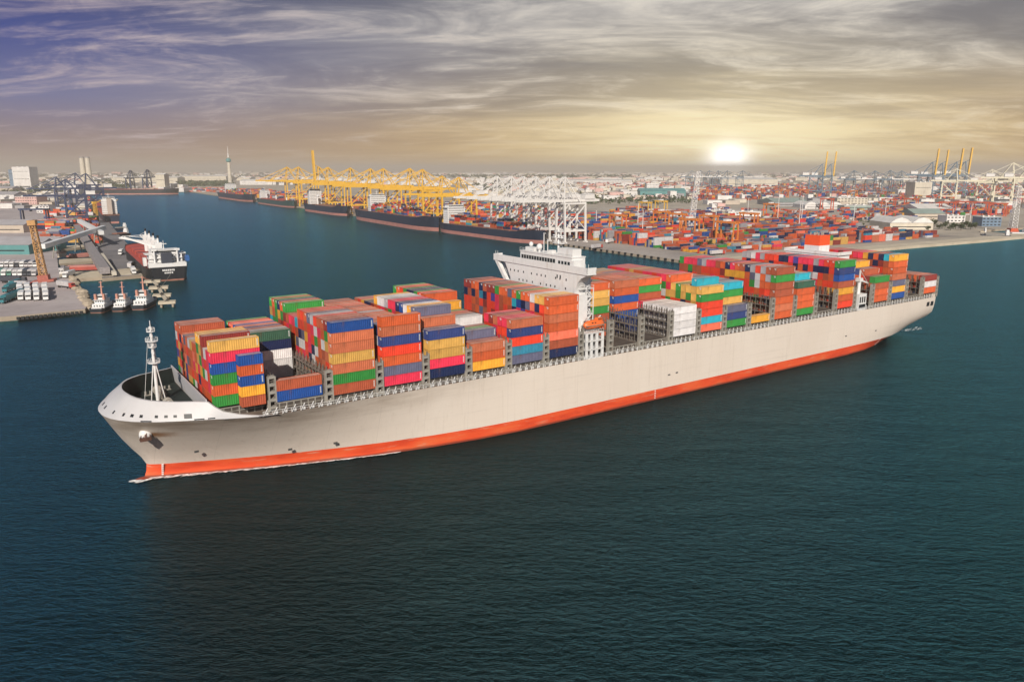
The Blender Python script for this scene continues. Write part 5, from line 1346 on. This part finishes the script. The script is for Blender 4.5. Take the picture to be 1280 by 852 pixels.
# ---- container yards
def nz(a, b, s): return math.sin(a*s*1.3+b*s*.7+1.7)+math.sin(a*s*.45-b*s*1.1+.6)+math.sin(a*s*2.1+b*s*1.9)*.5
YC = 'RRROOOOCCBBBBBMMMMPSSNNNNUUUUEETTLLXXXWWWGYK'
rnd = random.Random(11)
def stack(p, ex, ey, h, smooth_c=None):
    c = smooth_c or rnd.choice(YC)
    for q in range(h):
        if rnd.random() < .45: c = rnd.choice(YC)
        mass_box(p+Vector((0,0,q*2.62)), ex, ey, 12.19, 2.44, 2.57, KEYS.index(c))
a = 46.0; blk = 0
while a < 2550:
    bmax = 470 if a < 640 else (330 if a < 1460 else 240)
    if a < 110: bmax = 430
    b = 54.0; seg = 0
    while b < bmax:
        seg += 1
        if seg % 9 == 0: b += 16; continue
        hb = 2.6+nz(a,b,.021)*1.15
        cc = rnd.choice(YC)
        for j in range(6):
            h = int(round(hb+rnd.uniform(-1.3,1.2))); h = max(0, min(5 if a < 640 else 5, h))
            if rnd.random() < .35: cc = rnd.choice(YC)
            if h: stack(Q(a+j*2.62, b, LZ+.04), QB, QA, h, cc)
        b += 12.9
    a += 25.5 if a < 700 else (33 if a < 1460 else 60); blk += 1
# yards beyond the road
for i in range(2600):
    u = rnd.uniform(865,1300); v = rnd.uniform(231,250.5)
    if 955 < u < 1100 and v > 247: continue
    if rnd.random() > .55+.45*math.sin(u*.11+v*.9): continue
    g = G(u,v,LZ); k_ = rnd.randint(2,6); h = rnd.randint(2,5); cc = rnd.choice('RROOBBBMPSSCCXXTTUWL')
    for j in range(k_): stack(g+QA*(j*2.6), QB, QA, h, cc if rnd.random() < .6 else None)
for i in range(500):
    u = rnd.uniform(1090,1262); v = rnd.uniform(258,276)
    if v > 272-(u-1090)*.02 and u > 1150: continue
    g = G(u,v,LZ); h = rnd.randint(1,4)
    for j in range(4): stack(g+QA*(j*2.6), QB, QA, h, None)
for i in range(420):
    u = rnd.uniform(720,880); v = rnd.uniform(229,236); g = G(u,v,LZ); cc = rnd.choice('OSCBRPX')
    for j in range(3): stack(g+QA*(j*2.6), QB, QA, rnd.randint(1,3), cc)
for i in range(260):
    u = rnd.uniform(222,292); v = rnd.uniform(236.8,239.8); g = G(u,v,LZ); cc = rnd.choice('PSRXWCB')
    for j in range(3): stack(g+QA*(j*2.6), Vector((1,0,0)), Vector((0,1,0)), rnd.randint(1,4), cc)
for i in range(26):     # red block behind the sheds on the left
    for j in range(4):
        g = G(33,289,LZ)+Vector((j*12.6, i*2.62, 0)); stack(g, Vector((1,0,0)), Vector((0,1,0)), 3+(i+j)%3, rnd.choice('PRRPRM'))
g = at_px(46,288); t = yard_gantry('dark'); t.location = G(45,280,LZ); t.rotation_euler = (0,0,R(90)); t.scale = (.9,1.5,1.0); tag(t, 'dark blue gantry straddling the red container block on the left', 'gantry crane')

for i in range(170):
    u = rnd.uniform(880,1150); v = rnd.uniform(262,276)
    if 880 < u < 955 and v > 266: continue
    g = G(u,v,LZ); hh = rnd.randint(1,2)
    for j in range(rnd.randint(1,5)): stack(g+QA*(j*rnd.choice((2.6,5.5))), QB, QA, hh, rnd.choice('XWWBRNULOC'))
for i in range(110):     # loose boxes and crates of cargo round the left port
    u = rnd.uniform(50,112); v = rnd.uniform(246,304); g = G(u,v,LZ)
    if 66 < u < 80 and v > 300: continue
    for j in range(rnd.randint(1,4)): stack(g+Vector((0,j*2.6,0)), Vector((1,0,0)), Vector((0,1,0)), rnd.randint(1,3), None)
# ---- trees by the shore and far woods
LEAF = mat('leaf_green', (.055,.085,.035), .7, var=.5, nscale=.25); LEAF2 = mat('leaf_olive', (.09,.10,.045), .7, var=.5, nscale=.25); BARK = mat('bark_brown', (.10,.07,.05), .9)
def clump(mb, c, r, n, s, rn, mi=0):
    for _ in range(n):
        while True:
            x, y, z = rn.uniform(-1,1), rn.uniform(-1,1), rn.uniform(-1,1)
            if x*x+y*y+z*z <= 1: break
        p = Vector((c[0]+x*r, c[1]+y*r, c[2]+z*r*.8)); a = Vector((rn.uniform(-1,1),rn.uniform(-1,1),rn.uniform(-.6,.6))).normalized(); b = a.cross(Vector((rn.uniform(-1,1),rn.uniform(-1,1),1))).normalized(); q = s*rn.uniform(.6,1.3)
        mb.add([p-a*q-b*q*.7, p+a*q-b*q*.5, p+a*q*.8+b*q*.7, p-a*q*.7+b*q*.6], [(0,1,2,3)], mi)
trees = [(1168,283,9),(1174,286.5,8),(1181,286,10),(1188,288,8),(1194,286.5,10),(1201,287.5,9),(1207,286,11),(1213,287,10),(1219,286,9),(1160,289,7),(874,310,7),(881,312,6),(888,309.5,8),(896,311,6),(902,308,7),(968,303.5,6),(1088,292.5,7)]
for i, (u, v, h) in enumerate(trees):
    rn = random.Random(100+i); g = at_px(u,v); t = empty('tree', g)
    tag(t, (f'dark green tree on the right shore near the barges, {ORD[i].replace("nearest","first")} in the row from left' if i < 9 else ['small tree left of the shore tree row','green bushy tree on the quay, first from its left','green bushy tree on the quay, second from its left','green bushy tree on the quay, third from its left','green bushy tree on the quay, fourth from its left','green bushy tree on the quay, rightmost one','lone small tree beside the sand strip','lone tree before the arched white shed'][i-9]), 'tree', 'trees along the shore')
    p = MB(); p.tube((0,0,-.2),(.2,.1,h*.5),.35,7,r2=.18)
    for j in range(4): an_ = rn.uniform(0,6.28); p.tube((.1,.05,h*.38),(math.cos(an_)*h*.28,math.sin(an_)*h*.28,h*.66),.14,5,r2=.05)
    p.build('trunk', BARK, t)
    p = MB()
    for j in range(9): an_ = rn.uniform(0,6.28); rr = rn.uniform(0,h*.42); clump(p, (math.cos(an_)*rr,math.sin(an_)*rr,h*rn.uniform(.42,.88)), h*rn.uniform(.2,.3), 46, h*.07, rn, rn.randint(0,1))
    p.build('crown', [LEAF, LEAF2], t)
wd = MB(); rn = random.Random(5)
def wood(u0,u1,v0,v1,n,r0,r1):
    for _ in range(n):
        u, v = rn.uniform(u0,u1), rn.uniform(v0,v1)
        g = G(u,v,LZ); r = rn.uniform(r0,r1); clump(wd, (g.x,g.y,LZ+r*.5), r, 9, r*.42, rn, rn.randint(0,1))
wood(224,292,228,233,260,9,16); wood(112,160,226,236,260,8,16); wood(0,110,226,244,240,7,14); wood(560,790,219.5,224,620,14,26); wood(640,870,243,255,420,4,9); wood(590,640,230,242,160,6,10)
wood(860,1130,219,222,240,12,24); wood(300,560,219.5,223,320,14,24); wood(1180,1280,222,226,120,10,18); wood(-40,225,219,222,260,16,28); wood(1000,1180,274,284,70,2,4)
tag(wd.build('woodland', [LEAF, LEAF2]), 'dark belts of distant woodland between town and port', 'woodland', kind='stuff')
# ---- the town towards the horizon
tw = MB(); rn = random.Random(9)
def town(u0,u1,v0,v1,n,w0,w1,h0,h1):
    for _ in range(n):
        u = rn.uniform(u0,u1); v = v0+(v1-v0)*rn.random()**1.5; g = G(u,v,LZ); w = rn.uniform(w0,w1); d = rn.uniform(w0,w1)*1.4; h = rn.uniform(h0,h1)*(1.7 if rn.random() < .06 else 1)
        tw.box(g.x,g.x+w,g.y,g.y+d,LZ-.2,LZ+h, rn.choice((0,0,1,1,2,3,4,5)))
town(-60,1340,215.2,220,1500,40,190,10,34); town(-60,1340,219,226,1300,25,110,8,24)
town(-60,225,225,240,260,16,60,6,16); town(600,880,224,250,420,10,50,5,12); town(330,600,222,232,300,16,60,6,18); town(880,1300,226,262,260,10,40,5,12); town(-60,75,243,262,80,12,40,5,12)
tag(tw.build('distant_town', [BMAT[q] for q in ('white','cream','pink','beige','grey','roofwhite')]), 'pale low buildings of the distant town under the sunset', 'town', kind='stuff')
# ---- foam at the waterline
FOAM = mat('foam_white', (.74,.76,.76), .8, var=.3, nscale=1.5)
fo = MB(); rn = random.Random(21)
def foam_strip(pts, w0, w1, n, dens=1):
    for _ in range(n):
        f = rn.random()*(len(pts)-1); i = int(f); f -= i; s0 = pts[i]; s1 = pts[min(i+1,len(pts)-1)]
        p = Vector(s0).lerp(Vector(s1), f); off = rn.random()**1.6*(w0+(w1-w0)*(i+f)/(len(pts)-1)); p = Vector((p.x, p.y-off, .05+rn.random()*.02))
        L_ = rn.uniform(.5,2.0); W_ = rn.uniform(.1,.35); k_ = rn.randint(5,7)
        fo.add([p+SD*0+Vector((L_*math.cos(6.283*q/k_)*rn.uniform(.6,1), W_*math.sin(6.283*q/k_)*rn.uniform(.6,1), .10*rn.random())) for q in range(k_)], [tuple(range(k_))])
wlp = []
for i in range(0, 26):
    s = -43.8+i*2.6; wlp.append((s, CL-port_side(s, .0)-.05, 0))
foam_strip(wlp, 1.5, .2, 260)
wl2 = [(-47.5,CL,0),(-46,CL-2.0,0),(-43.5,CL-1.8,0)]
foam_strip(wl2, .8, .8, 60)
foam_strip([(s,CL-port_side(min(s,313),.0)-.2 if s < 312 else CL-12,0) for s in (296,302,308,314,320,328)], 1.0, 4.0, 90)
ff = fo.build('foam', FOAM); ff.location = SO; ff.rotation_euler = (0,0,SRZ)
tag(ff, 'thin white foam along the bow waterline of the container ship', 'foam', kind='stuff')
# ------------------------------------------------------------------ air: one box of even haze round everything
hz_ = MB(); hz_.box(-25000,25000,-2500,31000,-4,222)
hm_ = bpy.data.materials.new('haze_air'); hm_.use_nodes = True; t = NT(hm_.node_tree); hm_.node_tree.nodes.remove(hm_.node_tree.nodes['Principled BSDF'])
pv = t.n('ShaderNodeVolumePrincipled', {'Color': (.97,.87,.76,1), 'Density': 0.0001, 'Anisotropy': 0.0})
hm_.node_tree.links.new(pv.outputs[0], hm_.node_tree.nodes['Material Output'].inputs['Volume'])
tag(hz_.build('haze', hm_), 'pale even haze over the harbour', 'haze', kind='stuff')
# ------------------------------------------------------------------ the mass of further containers
mass = MASS.build('stacked_containers', [CM[q] for q in KEYS]+[RM[q] for q in KEYS])
tag(mass, 'mass of further stacked containers deep on the ship and across the port yards', 'containers', kind='stuff')
